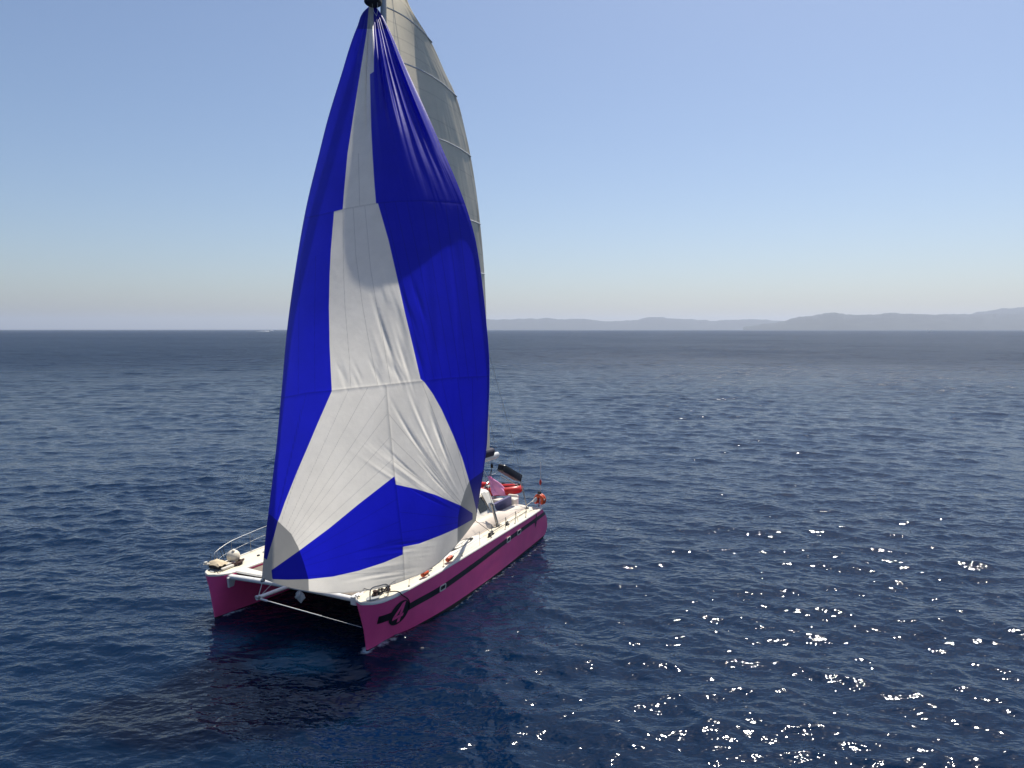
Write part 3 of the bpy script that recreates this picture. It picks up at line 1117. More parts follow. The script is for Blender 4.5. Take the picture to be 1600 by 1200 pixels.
mb.tube([B(q[0], q[1], q[2] - .24) for q in lw], .005, 5)
split_build(mb, 'lifeline', M['wire'], boat, tol=-9)
# small bow pulpit of the near hull
mb = MB()
mb.tube(crspline([B(.02, 3.12, 1.58), B(.04, 3.14, 1.92), B(.30, 3.24, 1.95), B(.60, 3.34, 1.90), B(.62, 3.34, 1.58)], 4), .018, 8)
mb.tube(crspline([B(.02, 3.12, 1.90), B(-.02, 2.9, 1.94), B(.1, 2.75, 1.93)], 4), .014, 8)
split_build(mb, 'bow_pulpit', M['steel'], boat)
mb = MB()
for a_, p_ in ((.42, 3.02), (.95, 3.10)):
    mb.lathe(B(a_, p_, 1.575), [(.10, 0), (.09, .06), (.06, .09), (.075, .16), (.03, .18)], 12)
    mb.tube([B(a_ - .14, p_ + .02, 1.64), B(a_ + .16, p_ - .02, 1.66)], .026, 8)
split_build(mb, 'mooring_cleat', M['rope_brown'], boat)
mb = MB()
for p_ in (2.60, 2.70):
    mb.tube([B(-.02, p_, 1.60), B(.03, p_, 1.66), B(.10, p_, 1.60)], .014, 6)
for p_ in (-2.95, -2.8):
    mb.tube([B(-.04, p_, 1.60), B(.01, p_, 1.66), B(.08, p_, 1.60)], .014, 6)
mb.box(B(1.15, -3.45, 1.64), (.12, .10, .09), bev=.02)
mb.box(B(1.95, -2.95, 1.60), (.10, .07, .05), bev=.015)
split_build(mb, 'deck_eye', M['black'], boat)
# anchor gear on the far bow
mb = MB()
mb.tube([B(0, -3.47, 1.78), B(.2, -3.38, 1.76), B(.5, -3.22, 1.72)], .018, 8)
mb.box(B(.06, -3.42, 1.83), (.12, .06, .07), bev=.015)
mb.box(B(.72, -3.02, 1.66), (.42, .09, .07), bev=.02)
mb.box(B(.45, -2.86, 1.64), (.5, .10, .06), bev=.02)
split_build(mb, 'anchor_roller', M['gel'], boat)
mb = MB()
mb.tube([B(.28, -3.52, 1.62), B(.42, -3.55, 2.02)], .008, 5)
mb.tube([B(.95, -3.52, 1.62), B(.78, -3.55, 2.10)], .010, 5)
mb.tube([B(1.0, -3.5, 1.72), B(.95, -3.58, 2.12)], .010, 5)
split_build(mb, 'rail_strop', M['rope_dark'], boat, tol=-9)
# ------------------------------------------------------------------ sails
def poly_sd(px, py, poly):
    """signed distance to a polygon, positive inside"""
    P = np.array(poly, float)
    d2 = np.full(px.shape, 1e12)
    inside = np.zeros(px.shape, bool)
    n = len(P)
    for i in range(n):
        ax, ay = P[i]
        bx, by = P[(i + 1) % n]
        ex, ey = bx - ax, by - ay
        l2 = ex * ex + ey * ey
        if l2 < 1e-9: continue
        t = np.clip(((px - ax) * ex + (py - ay) * ey) / l2, 0, 1)
        d2 = np.minimum(d2, (px - ax - t * ex) ** 2 + (py - ay - t * ey) ** 2)
        if ey != 0:
            c = ((ay > py) != (by > py)) & (px < ex * (py - ay) / ey + ax)
            inside ^= c
    d = np.sqrt(d2)
    return np.where(inside, d, -d)

def line_d(px, py, lines):
    d2 = np.full(px.shape, 1e12)
    for ln in lines:
        for (ax, ay), (bx, by) in zip(ln[:-1], ln[1:]):
            ex, ey = bx - ax, by - ay
            l2 = ex * ex + ey * ey
            t = np.clip(((px - ax) * ex + (py - ay) * ey) / l2, 0, 1)
            d2 = np.minimum(d2, (px - ax - t * ex) ** 2 + (py - ay - t * ey) ** 2)
    return np.sqrt(d2)

def grid_mesh(name, P, attrs, material, parent):
    ni, nj = P.shape[:2]
    idx = np.arange(ni * nj).reshape(ni, nj)
    q = np.stack([idx[:-1, :-1], idx[1:, :-1], idx[1:, 1:], idx[:-1, 1:]], -1).reshape(-1, 4)
    me = bpy.data.meshes.new(name)
    me.vertices.add(ni * nj)
    me.vertices.foreach_set('co', P.reshape(-1).astype(np.float32))
    me.loops.add(q.size)
    me.loops.foreach_set('vertex_index', q.ravel().astype(np.int32))
    me.polygons.add(len(q))
    me.polygons.foreach_set('loop_start', (np.arange(len(q)) * 4).astype(np.int32))
    me.polygons.foreach_set('use_smooth', np.ones(len(q), bool))
    me.update(calc_edges=True)
    for k, v in attrs.items():
        a = me.attributes.new(k, 'FLOAT', 'POINT')
        a.data.foreach_set('value', v.ravel().astype(np.float32))
    me.materials.append(material)
    o = bpy.data.objects.new(name, me)
    C.objects.link(o)
    o.parent = parent
    return o

# The flat pattern of the spinnaker is measured on the photograph (in its pixels, about 2 cm each);
# luff, belly and leech then get their real distances, so the sail is a full three-dimensional bag.
LUFF = [(579, 8), (570, 16), (558, 42), (531, 124), (511, 190), (498.5, 240), (480, 316), (461.6, 420), (448.5, 515), (440, 610), (431, 705), (422.5, 775), (415, 838), (409, 904)]
LEECH = [(586, 9), (593, 18), (608, 46), (630, 96), (652, 144), (673, 190), (693, 236), (712, 280), (728, 322), (742, 370), (750, 416), (755, 455), (760, 503), (764.5, 562), (764.8, 598),
         (762.5, 657), (761, 693), (758.5, 715), (755, 740), (751, 765), (747, 790), (743.5, 813)]
FOOT = [(409, 904), (445, 916), (485, 924), (509, 927), (537, 926.5), (580, 922), (617, 912.5), (640, 904), (662, 894.5), (684, 881), (700, 866), (715, 850), (730, 831), (743.5, 813)]
WHITE = [(577, 5), (573, 50), (562, 118), (553, 175), (543, 240), (537.5, 300), (535.5, 327), (522, 330.5), (517, 390), (515, 430), (514, 480), (515, 540), (518.5, 611),
         (497, 660), (478, 705), (465, 735), (455, 760), (445, 785), (438, 805), (434, 815), (428, 838), (422, 857), (417, 875), (412, 871), (395, 880), (395, 950), (560, 950), (700, 930), (765, 830), (747, 815),
         (744, 796), (738, 770), (731, 745), (722, 715), (708, 680), (690, 640), (676, 615), (663, 597), (657, 592), (645, 540), (633, 490), (622, 440), (607, 375), (590.5, 317.5), (587.5, 318),
         (584.5, 280), (582, 240), (580, 200), (579, 160), (578, 116), (584, 112), (584, 60), (583.5, 5)]
WEDGE = [(616.5, 744), (560, 788), (515, 825), (470, 858.5), (424, 891), (425.5, 905), (450, 905.8), (483, 905), (520, 901), (560, 892), (600, 879), (629.5, 866.5), (629.5, 854.5),
         (655, 849.5), (690, 836), (715, 825), (738.5, 811.5), (738.5, 802), (720, 790), (680, 773), (650, 764), (618.5, 757)]
TACK_P = [(380, 808), (421, 803), (435, 815), (455, 834), (466, 855), (475, 880), (482, 905), (483.5, 960), (380, 960)]
CLEW_P = [(790, 720), (757, 735), (733, 752), (727, 766), (720, 788), (716, 806), (715, 826), (714.5, 870), (790, 870)]
HEAD_P = [(520, -20), (660, -20), (660, 45), (520, 45)]
SEAMS = [[(470, 342), (500, 336), (535.5, 327), (560, 322.5), (590, 317.5), (620, 314.5), (660, 313.5), (700, 316), (740, 320)],
         [(430, 624), (450, 620), (480, 614), (518.5, 610.5), (560, 606), (600, 602), (640, 597.5), (663, 595.5), (700, 591), (740, 589), (770, 588)],
         [(603, 602), (606, 640), (610, 680), (616.5, 744), (618.5, 757), (623, 800), (629.5, 855), (631, 885), (632.5, 925)],
         [(536, 325), (536.5, 420), (539, 480), (546, 562), (548, 606)], [(552, 325), (556, 400), (566, 475), (575, 527), (590, 602)], [(570, 322), (579, 420), (586, 463), (600, 539), (610, 600)],
         [(560, 240), (562, 322)], [(469, 420), (466.5, 520), (466, 618)], [(493, 400), (491.5, 500), (492, 612)]]
for tx, ty in ((478, 617), (545, 608), (575, 605), (602, 618), (604, 648), (608, 684), (613, 718), (620, 780), (624, 815), (628, 842), (631, 893), (480, 690), (470, 640)):
    SEAMS.append([(411 + (tx - 411) * .08, 903 + (ty - 903) * .08), (tx, ty)])
for tx, ty in ((606, 645), (609, 682), (614, 720), (660, 600), (690, 594), (715, 591), (738, 590), (624, 800), (628, 832)):
    SEAMS.append([(742 + (tx - 742) * .12, 812 + (ty - 812) * .12), (tx, ty)])
for k in range(7):
    x1 = 610 + k * 21
    SEAMS.append([(600 + k * 18 + 6 * (k > 2), 317), (665 + k * 13.5, 594)])

def build_spinnaker():
    nu, nv = 300, 760
    u = np.linspace(0, 1, nu)[None, :]
    v = np.linspace(0, 1, nv)[:, None]
    L_ = np.array(LUFF); E_ = np.array(LEECH); F_ = np.array(FOOT)
    tl = (L_[:, 1] - L_[0, 1]) / (L_[-1, 1] - L_[0, 1])
    te = (E_[:, 1] - E_[0, 1]) / (E_[-1, 1] - E_[0, 1])
    tf = (F_[:, 0] - F_[0, 0]) / (F_[-1, 0] - F_[0, 0])
    g = np.sin(u * R(99)) / 1.0                      # the leech curls back past the edge seen from ahead
    g = np.where(u * 99 > 90, 1 - (1 - g) * .8, g)
    w1 = 0.55
    g = (1 - w1) * np.minimum(u * 1.03, 1.0 - (u > .97) * (u - .97) * .3) + w1 * g
    g = g / g.max()
    lx, ly = smooth_interp(v, tl, L_[:, 0]), smooth_interp(v, tl, L_[:, 1])
    ex, ey = smooth_interp(v, te, E_[:, 0]), smooth_interp(v, te, E_[:, 1])
    fx, fy = smooth_interp(g, tf, F_[:, 0]), smooth_interp(g, tf, F_[:, 1])
    cx = (1 - g) * F_[0, 0] + g * F_[-1, 0]
    cy = (1 - g) * F_[0, 1] + g * F_[-1, 1]
    wv = v ** 2.5
    X = (1 - g) * lx + g * ex + wv * (fx - cx)
    Y = (1 - g) * ly + g * ey + wv * (fy - cy)
    # distances
    KV = [0, .12, .25, .4, .55, .75, 1]
    DL = smooth_interp(v, KV, [27.157, 26.452, 25.664, 24.485, 23.184, 22.156, 21.4])
    DE = smooth_interp(v, KV, [27.162, 25.548, 23.95, 22.832, 23.022, 24.089, 27.5])
    cam_ = smooth_interp(v, KV, [.05, .344, .924, 1.497, 1.725, 1.785, 2.3])
    gs = g ** .782
    BB = np.clip(4 * gs * (1 - gs), 0, 1) ** .995
    BB = np.where(u > .93, BB - (u - .93) * .6, BB)
    zt = smooth_interp(g, [0, .3, .6, .85, 1], [2.06, 1.90, 1.86, 1.98, 2.20])
    Df = ray_z(fx, fy, zt)
    Df[0, 0], lin1 = Df[0, 0], (1 - g) * DL[-1, 0] + g * DE[-1, 0]
    footc = lin1 - Df
    w4 = v ** 6
    D = (1 - g) * DL + g * DE - ((1 - w4) * cam_ * BB + w4 * footc)
    D = D - .85 * np.exp(-((g - .66) / .24) ** 2) * sstep(.01, .10, v) * (1 - sstep(.16, .42, v))
    # folds gathered at the head on the leech side
    rng = np.random.default_rng(5)
    gg = g + 0.02 * np.sin(v * 9)
    fold = np.zeros_like(D)
    for k in range(40):
        c0 = rng.uniform(.40, .99)
        wd = rng.uniform(.009, .032)
        vmax = rng.uniform(.16, .36) + .14 * (c0 - .4)
        amp = wd * rng.uniform(.9, 1.7) * (1 if k % 2 else -1)
        drift = rng.uniform(-.05, .10)
        env = sstep(0.0, .05, v) * (1 - sstep(vmax * .5, vmax, v))
        fold += amp * env * np.exp(-((gg - c0 - drift * v) / wd) ** 2) * sstep(.0, .12, v + .03) * 2.4
    for k in range(60):
        c0 = rng.uniform(.55, 1.0)
        wd = rng.uniform(.003, .009)
        vm = rng.uniform(.12, .40)
        ln = rng.uniform(.05, .12)
        env = np.exp(-((v - vm) / ln) ** 2)
        fold += wd * rng.uniform(-1, 1) * 2.0 * env * np.exp(-((gg - c0) / wd) ** 2)
    for k in range(12):
        c0 = rng.uniform(.12, .40)
        wd = rng.uniform(.015, .04)
        vmax = rng.uniform(.10, .27)
        env = sstep(0.0, .04, v) * (1 - sstep(vmax * .4, vmax, v))
        fold += wd * rng.uniform(-1, 1) * 1.8 * env * np.exp(-((gg - c0) / wd) ** 2)
    # creases fanning out of the clew
    ang = np.arctan2(812 - Y, 743 - X)
    rad = np.hypot(812 - Y, 743 - X)
    for k in range(34):
        c0 = rng.uniform(R(24), R(66))
        wd = rng.uniform(.010, .022)
        rc, rw = rng.uniform(70, 190), rng.uniform(28, 60)
        fold += rng.uniform(-.6, 1) * wd * 2.2 * np.exp(-((ang - c0 - .0006 * (rad - 120)) / wd) ** 2) * np.exp(-((rad - rc) / rw) ** 2)
    # creases beside the right edge of the white middle panel
    for k in range(30):
        x0, y0 = rng.uniform(590, 656), rng.uniform(450, 585)
        dx, dy = .30, .954
        s_ = (X - x0) * dy - (Y - y0) * dx
        t_ = (X - x0) * dx + (Y - y0) * dy
        wd = rng.uniform(2.0, 4.5)
        fold += rng.uniform(-.5, 1) * wd * .0075 * np.exp(-(s_ / wd) ** 2) * np.exp(-(t_ / rng.uniform(18, 50)) ** 2)
    for k in range(40):                               # short creases above the second seam
        x0, y0 = rng.uniform(530, 640), rng.uniform(572, 598)
        s_ = (X - x0) * .92 - (Y - y0) * .38
        t_ = (X - x0) * .38 + (Y - y0) * .92
        wd = rng.uniform(1.5, 3.0)
        fold += rng.uniform(-.5, 1) * wd * .0060 * np.exp(-(s_ / wd) ** 2) * np.exp(-(t_ / 14) ** 2)
    for k in range(36):                               # near-level creases in the foot panel
        x0, y0 = rng.normal(622, 22), rng.uniform(842, 908)
        s_ = (Y - y0) + (X - x0) * .14 - ((X - x0) / 60) ** 2 * 3
        wd = rng.uniform(1.6, 3.2)
        fold += rng.uniform(-.6, 1) * wd * .0070 * np.exp(-(s_ / wd) ** 2) * np.exp(-((X - x0) / rng.uniform(18, 40)) ** 2)
    for k in range(24):                               # long soft furrows down the blue leech panel
        c0 = rng.uniform(.70, .98)
        wd = rng.uniform(.008, .022)
        vm, ln = rng.uniform(.45, .85), rng.uniform(.08, .2)
        fold += rng.uniform(-1, 1) * wd * .75 * np.exp(-((gg - c0 - .06 * (v - vm)) / wd) ** 2) * np.exp(-((v - vm) / ln) ** 2)
    edge = sstep(0, .02, u) * sstep(0, .01, v) * (1 - sstep(.992, 1, v) * .7)
    D = D - fold * edge
    for k in range(3):                                # seams pinch the cloth a little
        D += .008 * np.exp(-(line_d(X, Y, [SEAMS[k]]) / 2.2) ** 2)
    P = w2b(unproject(X, Y, D))
    white = np.minimum(poly_sd(X, Y, WHITE), -poly_sd(X, Y, WEDGE))
    seam = line_d(X, Y, SEAMS)
    seam = np.minimum(seam, np.minimum(line_d(X, Y, SEAMS[:3]) * .62, 9))
    edge_d = np.minimum.reduce([line_d(X, Y, [LUFF]), line_d(X, Y, [FOOT])])
    seam = np.minimum(seam, edge_d * .45)
    patch = np.maximum.reduce([poly_sd(X, Y, TACK_P), poly_sd(X, Y, CLEW_P), poly_sd(X, Y, HEAD_P)])
    o = grid_mesh('spinnaker', P, {'panel_d': white, 'seam_d': seam, 'patch_d': patch}, SPIN_MAT, boat)
    o['label'] = 'large blue and white spinnaker bellying out ahead of the mast'
    return o
spin = build_spinnaker()

# sock bell at the head of the spinnaker
hd = B(5.0, .05, 20.95)
mb = MB()
mb.lathe((hd[0], hd[1], hd[2] - .03), [(.28, 0), (.31, .03), (.31, .12), (.25, .38), (.15, .75), (.10, 1.3), (.09, 2.4)], 20, (-.12, 0, 1))
mb.build('sock_bell', M['sock'], boat)
mb = MB()
mb.tube(crspline([B(5.0, .25, 20.95), B(4.92, .30, 20.65), B(4.85, .30, 20.4)], 4), .006, 6)
mb.tube(crspline([B(4.95, .05, 20.9), B(4.88, .16, 20.6), B(4.85, .30, 20.4)], 4), .006, 6)
split_build(mb, 'sock_line', M['rope_white'], boat)
def build_mainsail():
    # (luff height, leech a, p, z)
    rows = [(24.0, 6.15, .18, 23.7), (23.0, 6.30, .40, 22.4), (22.2, 6.50, .62, 21.32), (21.15, 7.62, .85, 20.40), (20.3, 8.30, 1.04, 19.5), (19.35, 8.95, 1.20, 18.68), (18.1, 9.45, 1.29, 17.6),
            (16.95, 9.86, 1.36, 16.55), (15.5, 10.30, 1.39, 15.2), (14.0, 10.62, 1.40, 13.90), (12.0, 11.10, 1.36, 11.82), (9.0, 11.45, 1.30, 9.0), (6.2, 11.65, 1.26, 6.3), (4.2, 11.80, 1.25, 4.2)]
    rows = np.array(rows, float)
    nt_, nr = 90, 420
    k = np.arange(len(rows))
    kk = np.linspace(0, len(rows) - 1, nr)
    lz = smooth_interp(kk, k, rows[:, 0])[:, None]
    ea = smooth_interp(kk, k, rows[:, 1])[:, None]
    ep = smooth_interp(kk, k, rows[:, 2])[:, None]
    ez = smooth_interp(kk, k, rows[:, 3])[:, None]
    t = np.linspace(0, 1, nt_)[None, :]
    la, lp = 5.92, 0.0
    ca, cp = ea - la, ep - lp
    ch = np.hypot(ca, cp)
    cam_ = .115 * ch * (4 * t * (1 - t)) * (1 + .35 * (1 - t))
    A = la + ca * t - cp / ch * cam_
    Pp = lp + cp * t + ca / ch * cam_
    Zz = lz + (ez - lz) * t
    rng = np.random.default_rng(3)
    wr = np.zeros_like(A)
    for q in range(110):
        t0 = rng.uniform(.35, 1.0) ** .7
        r0 = rng.uniform(0, nr * .8)
        wd = rng.uniform(.008, .03)
        wr += rng.uniform(-1, 1) * wd * .95 * np.exp(-((t - t0 - .0006 * (np.arange(nr)[:, None] - r0)) / wd) ** 2) * np.exp(-((np.arange(nr)[:, None] - r0) / rng.uniform(10, 34)) ** 2)
    A = A - cp / ch * wr
    Pp = Pp + ca / ch * wr
    V = np.stack([-A, Pp, Zz], -1)
    # cross-cut seams and the patches at the batten ends
    kq = kk[:, None] + 0 * t
    seam = np.full(V.shape[:2], 9.0)
    for s0 in (1.45, 2.45, 3.55, 4.1, 4.6, 5.6, 6.4, 7.6, 8.3, 8.8, 9.6, 10.4, 11.2, 12.2):
        per = np.gradient(lz[:, 0], kk)[:, None]
        seam = np.minimum(seam, np.abs(kq - s0 - .10 * (t - .5)) * np.abs(per) / .034)
    seam = np.minimum(seam, np.abs(t - .50 + .02 * kq) * ch / .03 + 9 * ((kq < 2.6) | (kq > 4.2)))
    seam = np.minimum(seam, (1 - t) * ch / .07)
    patch = np.full(V.shape[:2], -5.0)
    for s0 in (3, 5, 7, 9):
        patch = np.maximum(patch, 6 - np.hypot((1 - t) * ch / .05, (kq - s0) * 9))
    o = grid_mesh('mainsail', V, {'panel_d': seam * 0 - 5, 'seam_d': seam, 'patch_d': patch}, MAIN_MAT, boat)
    o['label'] = 'grey-beige battened mainsail behind the spinnaker'
    for s0 in (3, 5, 7, 9, 10):
        i = int(round(s0 / (len(rows) - 1) * (nr - 1)))
        mb = MB()
        nrm_a = (-cp / ch)[i, 0]
        nrm_p = (ca / ch)[i, 0]
        pts = []
        for j in range(0, nt_, 3):
            x, y, z = V[i, j]
            pts.append((x - nrm_a * .02, y + nrm_p * .02, z))
        d = Vector(pts[-1]) - Vector(pts[-2])
        pts.append(tuple(Vector(pts[-1]) + d.normalized() * .08))
        mb.tube(pts, .026, 8)
        mb.build('batten', M['alu'], o)
build_mainsail()

# ------------------------------------------------------------------ things lying on or hanging from the boat
def T(name, at, label, cat, group=None):
    o = boat_thing(name, at)
    tag(o, label, cat, group)
    return o

# round fender on the far bow
at = B(1.0, -3.15, 1.60)
t = T('round_fender', at, 'large off-white ball fender on the far bow', 'fender')
mb = MB()
mb.lathe((at[0], at[1], at[2] + .22), [(.22 * math.sin(math.pi * k / 16), -.22 * math.cos(math.pi * k / 16)) for k in range(1, 16)], 28, (.2, .3, 1))
mb.build('ball', M['fender'], t, 80, at)
mb = MB()
mb.lathe((at[0] + .04, at[1] + .06, at[2] + .42), [(.05, 0), (.05, .05), (.02, .06)], 10, (.2, .3, 1))
mb.build('rope_eye', M['fender'], t, 60, at)
# beige cover
at = B(.36, -3.22, 1.60)
t = T('canvas_cover', at, 'beige canvas cover over gear at tip of far bow', 'cover')
mb = MB()
rows = []
for i in range(9):
    row = []
    for j in range(9):
        x, y = (i / 4 - 1), (j / 4 - 1)
        hgt = .20 * (1 - .55 * max(abs(x), abs(y)) ** 3) + .02 * math.sin(7 * x + 3 * y)
        row.append((at[0] + x * .22 + .03 * y, at[1] + y * .30, at[2] + .05 + hgt))
    rows.append(row)
mb.grid(rows)
mb.build('canvas', M['cushion'], t, 60, at)
mb = MB()
mb.box((at[0], at[1], at[2] + .07), (.34, .46, .12), bev=.03)
mb.build('windlass', M['antifoul'], t, 35, at)
# rope heaps
def rope_heap(at, n, rx, ry, seed, r, m, label):
    rnd = random.Random(seed)
    t = T('rope_coil', at, label, 'rope')
    pts = []
    for k in range(n):
        an = k * .85 + rnd.uniform(-.3, .3)
        q = rnd.uniform(.35, 1)
        pts.append((at[0] + rx * q * math.cos(an) + rnd.uniform(-.03, .03), at[1] + ry * q * math.sin(an), at[2] + .025 + rnd.uniform(0, .10)))
    mb = MB()
    mb.tube(crspline(pts, 4), r, 7)
    mb.build('rope', m, t, 70, at)
    return t
rope_heap(B(.95, -2.98, 1.58), 34, .30, .24, 2, .024, M['rope_brown'], 'tangled dark brown rope below the ball fender')
rope_heap(B(.62, 3.05, 1.58), 20, .22, .13, 4, .020, M['rope_dark'], 'dark rope heap inside the near bow pulpit')
rope_heap(B(3.0, 3.28, 1.58), 12, .25, .12, 8, .016, M['rope_dark'], 'dark rope lying under the near hull guard rail')
at = B(.62, 3.42, 1.62)
t = T('mooring_line', at, 'black rope loop hanging over the number on the near bow', 'rope')
mb = MB()
lp = [B(.55, 3.30, 1.66), B(.66, 3.46, 1.70), B(.80, 3.60, 1.66), B(.95, 3.62, 1.52)] + [
    tuple(np.array(hull_pt(s_of(a_, z_), z_, 1, HP, .03))) for a_, z_ in ((1.20, 1.36), (1.40, 1.20), (1.50, 1.04), (1.52, .88))]
mb.tube(crspline(lp, 5), .016, 8)
mb.build('rope', M['rope_dark'], t, 70, at)
# orange floats
for at, lab in ((B(2.45, 3.50, 1.60), 'orange float lying at the near rail, forward of two'), (B(4.12, 3.46, 1.60), 'orange-red float lying at the near rail, nearer the shroud')):
    t = T('orange_float', at, lab, 'float', 'orange floats on the side deck')
    mb = MB()
    mb.lathe((at[0] + .17, at[1], at[2] + .09), [(.03, 0), (.07, .02), (.085, .08), (.085, .24), (.07, .30), (.03, .33)], 14, (-1, .1, .12))
    mb.build('float_body', M['orange'], t, 60, at)
    mb = MB()
    mb.lathe((at[0] - .14, at[1] + .03, at[2] + .13), [(.03, 0), (.045, .01), (.045, .08), (.02, .09)], 10, (-1, .1, .12))
    mb.build('float_cap', M['gel'], t, 60, at)
# plastic bag under the crossbeam
at = B(.12, .42, 1.44)
t = T('hanging_bag', at, 'crumpled whitish bag hanging under the crossbeam', 'bag')
mb = MB()
rows = []
for i in range(10):
    f = i / 9
    row = []
    for j in range(18):
        an = 2 * math.pi * j / 18
        rr = (.02 + .12 * math.sin(math.pi * min(f * .8, 1)) ** .8) * (1 + .38 * math.sin(3 * an + 4 * f) + .22 * math.sin(7 * an + 2 * f))
        row.append((at[0] + rr * .6 * math.cos(an), at[1] + rr * math.sin(an), at[2] - .30 * f - .06 * (math.sin(2 * an) if i > 6 else 0)))
    rows.append(row)
mb.grid(rows, closed_u=True)
mb.build('bag', M['plastic'], t, 80, at)
mb = MB()
mb.tube([(at[0], at[1], at[2] - .02), (at[0] - .06, at[1], at[2] + .10)], .012, 6)
mb.build('strap', M['rope_white'], t, 60, at)

# inflatable dinghy slung across the sterns
at = B(13.25, .55, 1.72)
t = T('inflatable_dinghy', at, 'red inflatable dinghy slung across the stern', 'dinghy')
mb = MB()
def du(p_end, a_c):                                    # U-shaped tube, bow to port
    pts = []
    for k in range(6): pts.append((a_c - .55, -1.3 + k * .36, 2.0))
    for k in range(1, 10):
        an = -math.pi / 2 + math.pi * k / 10
        pts.append((a_c + .55 * math.sin(an), .5 + 1.05 * math.cos(an), 2.0 + .14 * math.cos(an)))
    for k in range(6): pts.append((a_c + .55, .5 - k * .36, 2.0))
    return pts
pts = du(0, 13.3)
rs = [.09] + [.185] * (len(pts) - 2) + [.09]
mb.tube([B(a_, p_ + .45, z_) for a_, p_, z_ in pts], rs, 16)
mb.build('tube', M['red'], t, 80, at)
mb = MB()
rows = []
for a_ in np.linspace(12.8, 13.8, 6):
    rows.append([B(a_, p_, 1.90 - .10 * math.cos((a_ - 13.3) * 3) + .06 * max(0, p_)) for p_ in np.linspace(-.9, 1.6, 10)])
mb.grid(rows)
mb.build('floor', M['darkred'], t, 60, at)
mb = MB()
mb.box(B(13.3, -.72, 2.02), (1.0, .06, .36), bev=.02)
mb.box(B(13.3, .45, 2.12), (1.1, .24, .04), bev=.015)
mb.build('thwart', M['grey_panel'], t, 35, at)
mb = MB()
for k in (3, 4, 5, 9, 10, 11, 15):
    a_, p_, z_ = pts[k]
    mb.box(B(a_, p_ + .45, z_ + .205), (.05, .16, .03), bev=.01)
mb.tube(crspline([B(pts[k][0], pts[k][1] + .45, pts[k][2] + .23) for k in range(2, 18, 2)], 3), .012, 6)
mb.build('grab_line', M['rope_dark'], t, 60, at)
mb = MB()
for p_ in (-.9, .7):
    mb.tube(crspline([B(12.3, p_, 1.5), B(12.5, p_, 2.35), B(13.3, p_, 2.45)], 5), .04, 8)
    mb.tube([B(13.3, p_, 2.45), B(13.3, p_, 2.0)], .01, 5)
split_build(mb, 'davit', M['steel'], boat)
# pink cloth drying on a line
at = B(11.9, 1.3, 2.1)
t = T('pink_cloth', at, 'pink cloth draped to dry over the cockpit', 'cloth')
mb = MB()
rows = []
nI, nJ = 22, 22
apex = np.array([11.62, 1.22, 2.97])
lowL = np.array([11.95, 1.28, 2.02])
lowR = np.array([13.25, 1.62, 1.86])
tail = np.array([12.75, .95, 2.52])
for i in range(nI):
    f = i / (nI - 1)
    row = []
    for j in range(nJ):
        g_ = j / (nJ - 1)
        edge1 = apex + (lowL - apex) * f
        edge2 = apex + (lowR - apex) * f + np.array([0, 0, .16]) * math.sin(math.pi * f) * .6
        q = edge1 + (edge2 - edge1) * g_
        wv = .07 * f * math.sin(9 * g_ + 2 * f) + .035 * math.sin(17 * g_ - 3 * f) * f + .03 * math.sin(6 * f + 5 * g_)
        q = q + np.array([wv * .3, wv, .02 * math.sin(8 * g_) * f])
        row.append(B(*q))
    rows.append(row)
mb.grid(rows)
rows = []
for i in range(12):                                     # the fold blown over to the far side
    f = i / 11
    row = []
    for j in range(12):
        g_ = j / 11
        e1 = apex + (lowR - apex) * (.15 + .45 * f)
        e2 = apex + (tail - apex) * (.25 + .75 * f)
        q = e1 + (e2 - e1) * g_
        wv = .06 * math.sin(5 * g_ + 3 * f)
        row.append(B(q[0], q[1] - wv, q[2] + .10 * math.sin(math.pi * g_) * (1 - .3 * f)))
    rows.append(row)
mb.grid(rows)
o = mb.build('cloth', M['pink'], t, True, at)
md = o.modifiers.new('thickness', 'SOLIDIFY')
md.thickness = .012
mb = MB()
mb.tube([B(11.62, 1.22, 2.96), B(11.3, 1.0, 3.6), B(10.6, .6, 4.6)], .006, 5)
mb.tube([B(11.62, 1.22, 2.97), B(12.2, 1.35, 3.02)], .006, 5)
split_build(mb, 'clothes_line', M['rope_white'], boat)
# black panel on a tilted pole
at = B(12.09, 2.95, 1.58)
t = T('rolled_cover', at, 'black rolled cover tilted on a slim pole at the near stern', 'cover')
mb = MB()
p0, p1 = np.array([10.30, 2.50, 3.70]), np.array([12.05, 2.56, 2.93])
ax = Vector(B(*p1)) - Vector(B(*p0))
ln = ax.length
ax.normalize()
side = Vector((.25, 1, 0)); side = (side - ax * side.dot(ax)).normalized()
upv = ax.cross(side).normalized()
rot = Matrix((ax, side, upv)).transposed()
cc = (Vector(B(*p0)) + Vector(B(*p1))) / 2
mb.box(cc, (ln, .34, .30), rot, bev=.07)
mb.build('cover_roll', M['panel'], t, 30, at)
mb = MB()
o_ = Vector((0, 0, -.30)) + side * -.05
mb.tube([Vector(B(10.42, 2.50, 3.62)) + o_, Vector(B(12.1, 2.56, 2.86)) + o_], .018, 8)
mb.build('edge_tube', M['gel'], t, 60, at)
mb = MB()
mb.tube([B(12.09, 2.95, 1.58), B(12.06, 2.60, 2.9)], .028, 8)
mb.tube([B(12.06, 2.60, 2.9), B(11.2, 2.5, 3.20)], .02, 8)
mb.lathe(B(12.09, 2.95, 1.58), [(.07, 0), (.07, .05), (.03, .10)], 10)
split_build(mb, 'pole', M['steel'], t, 60, at)
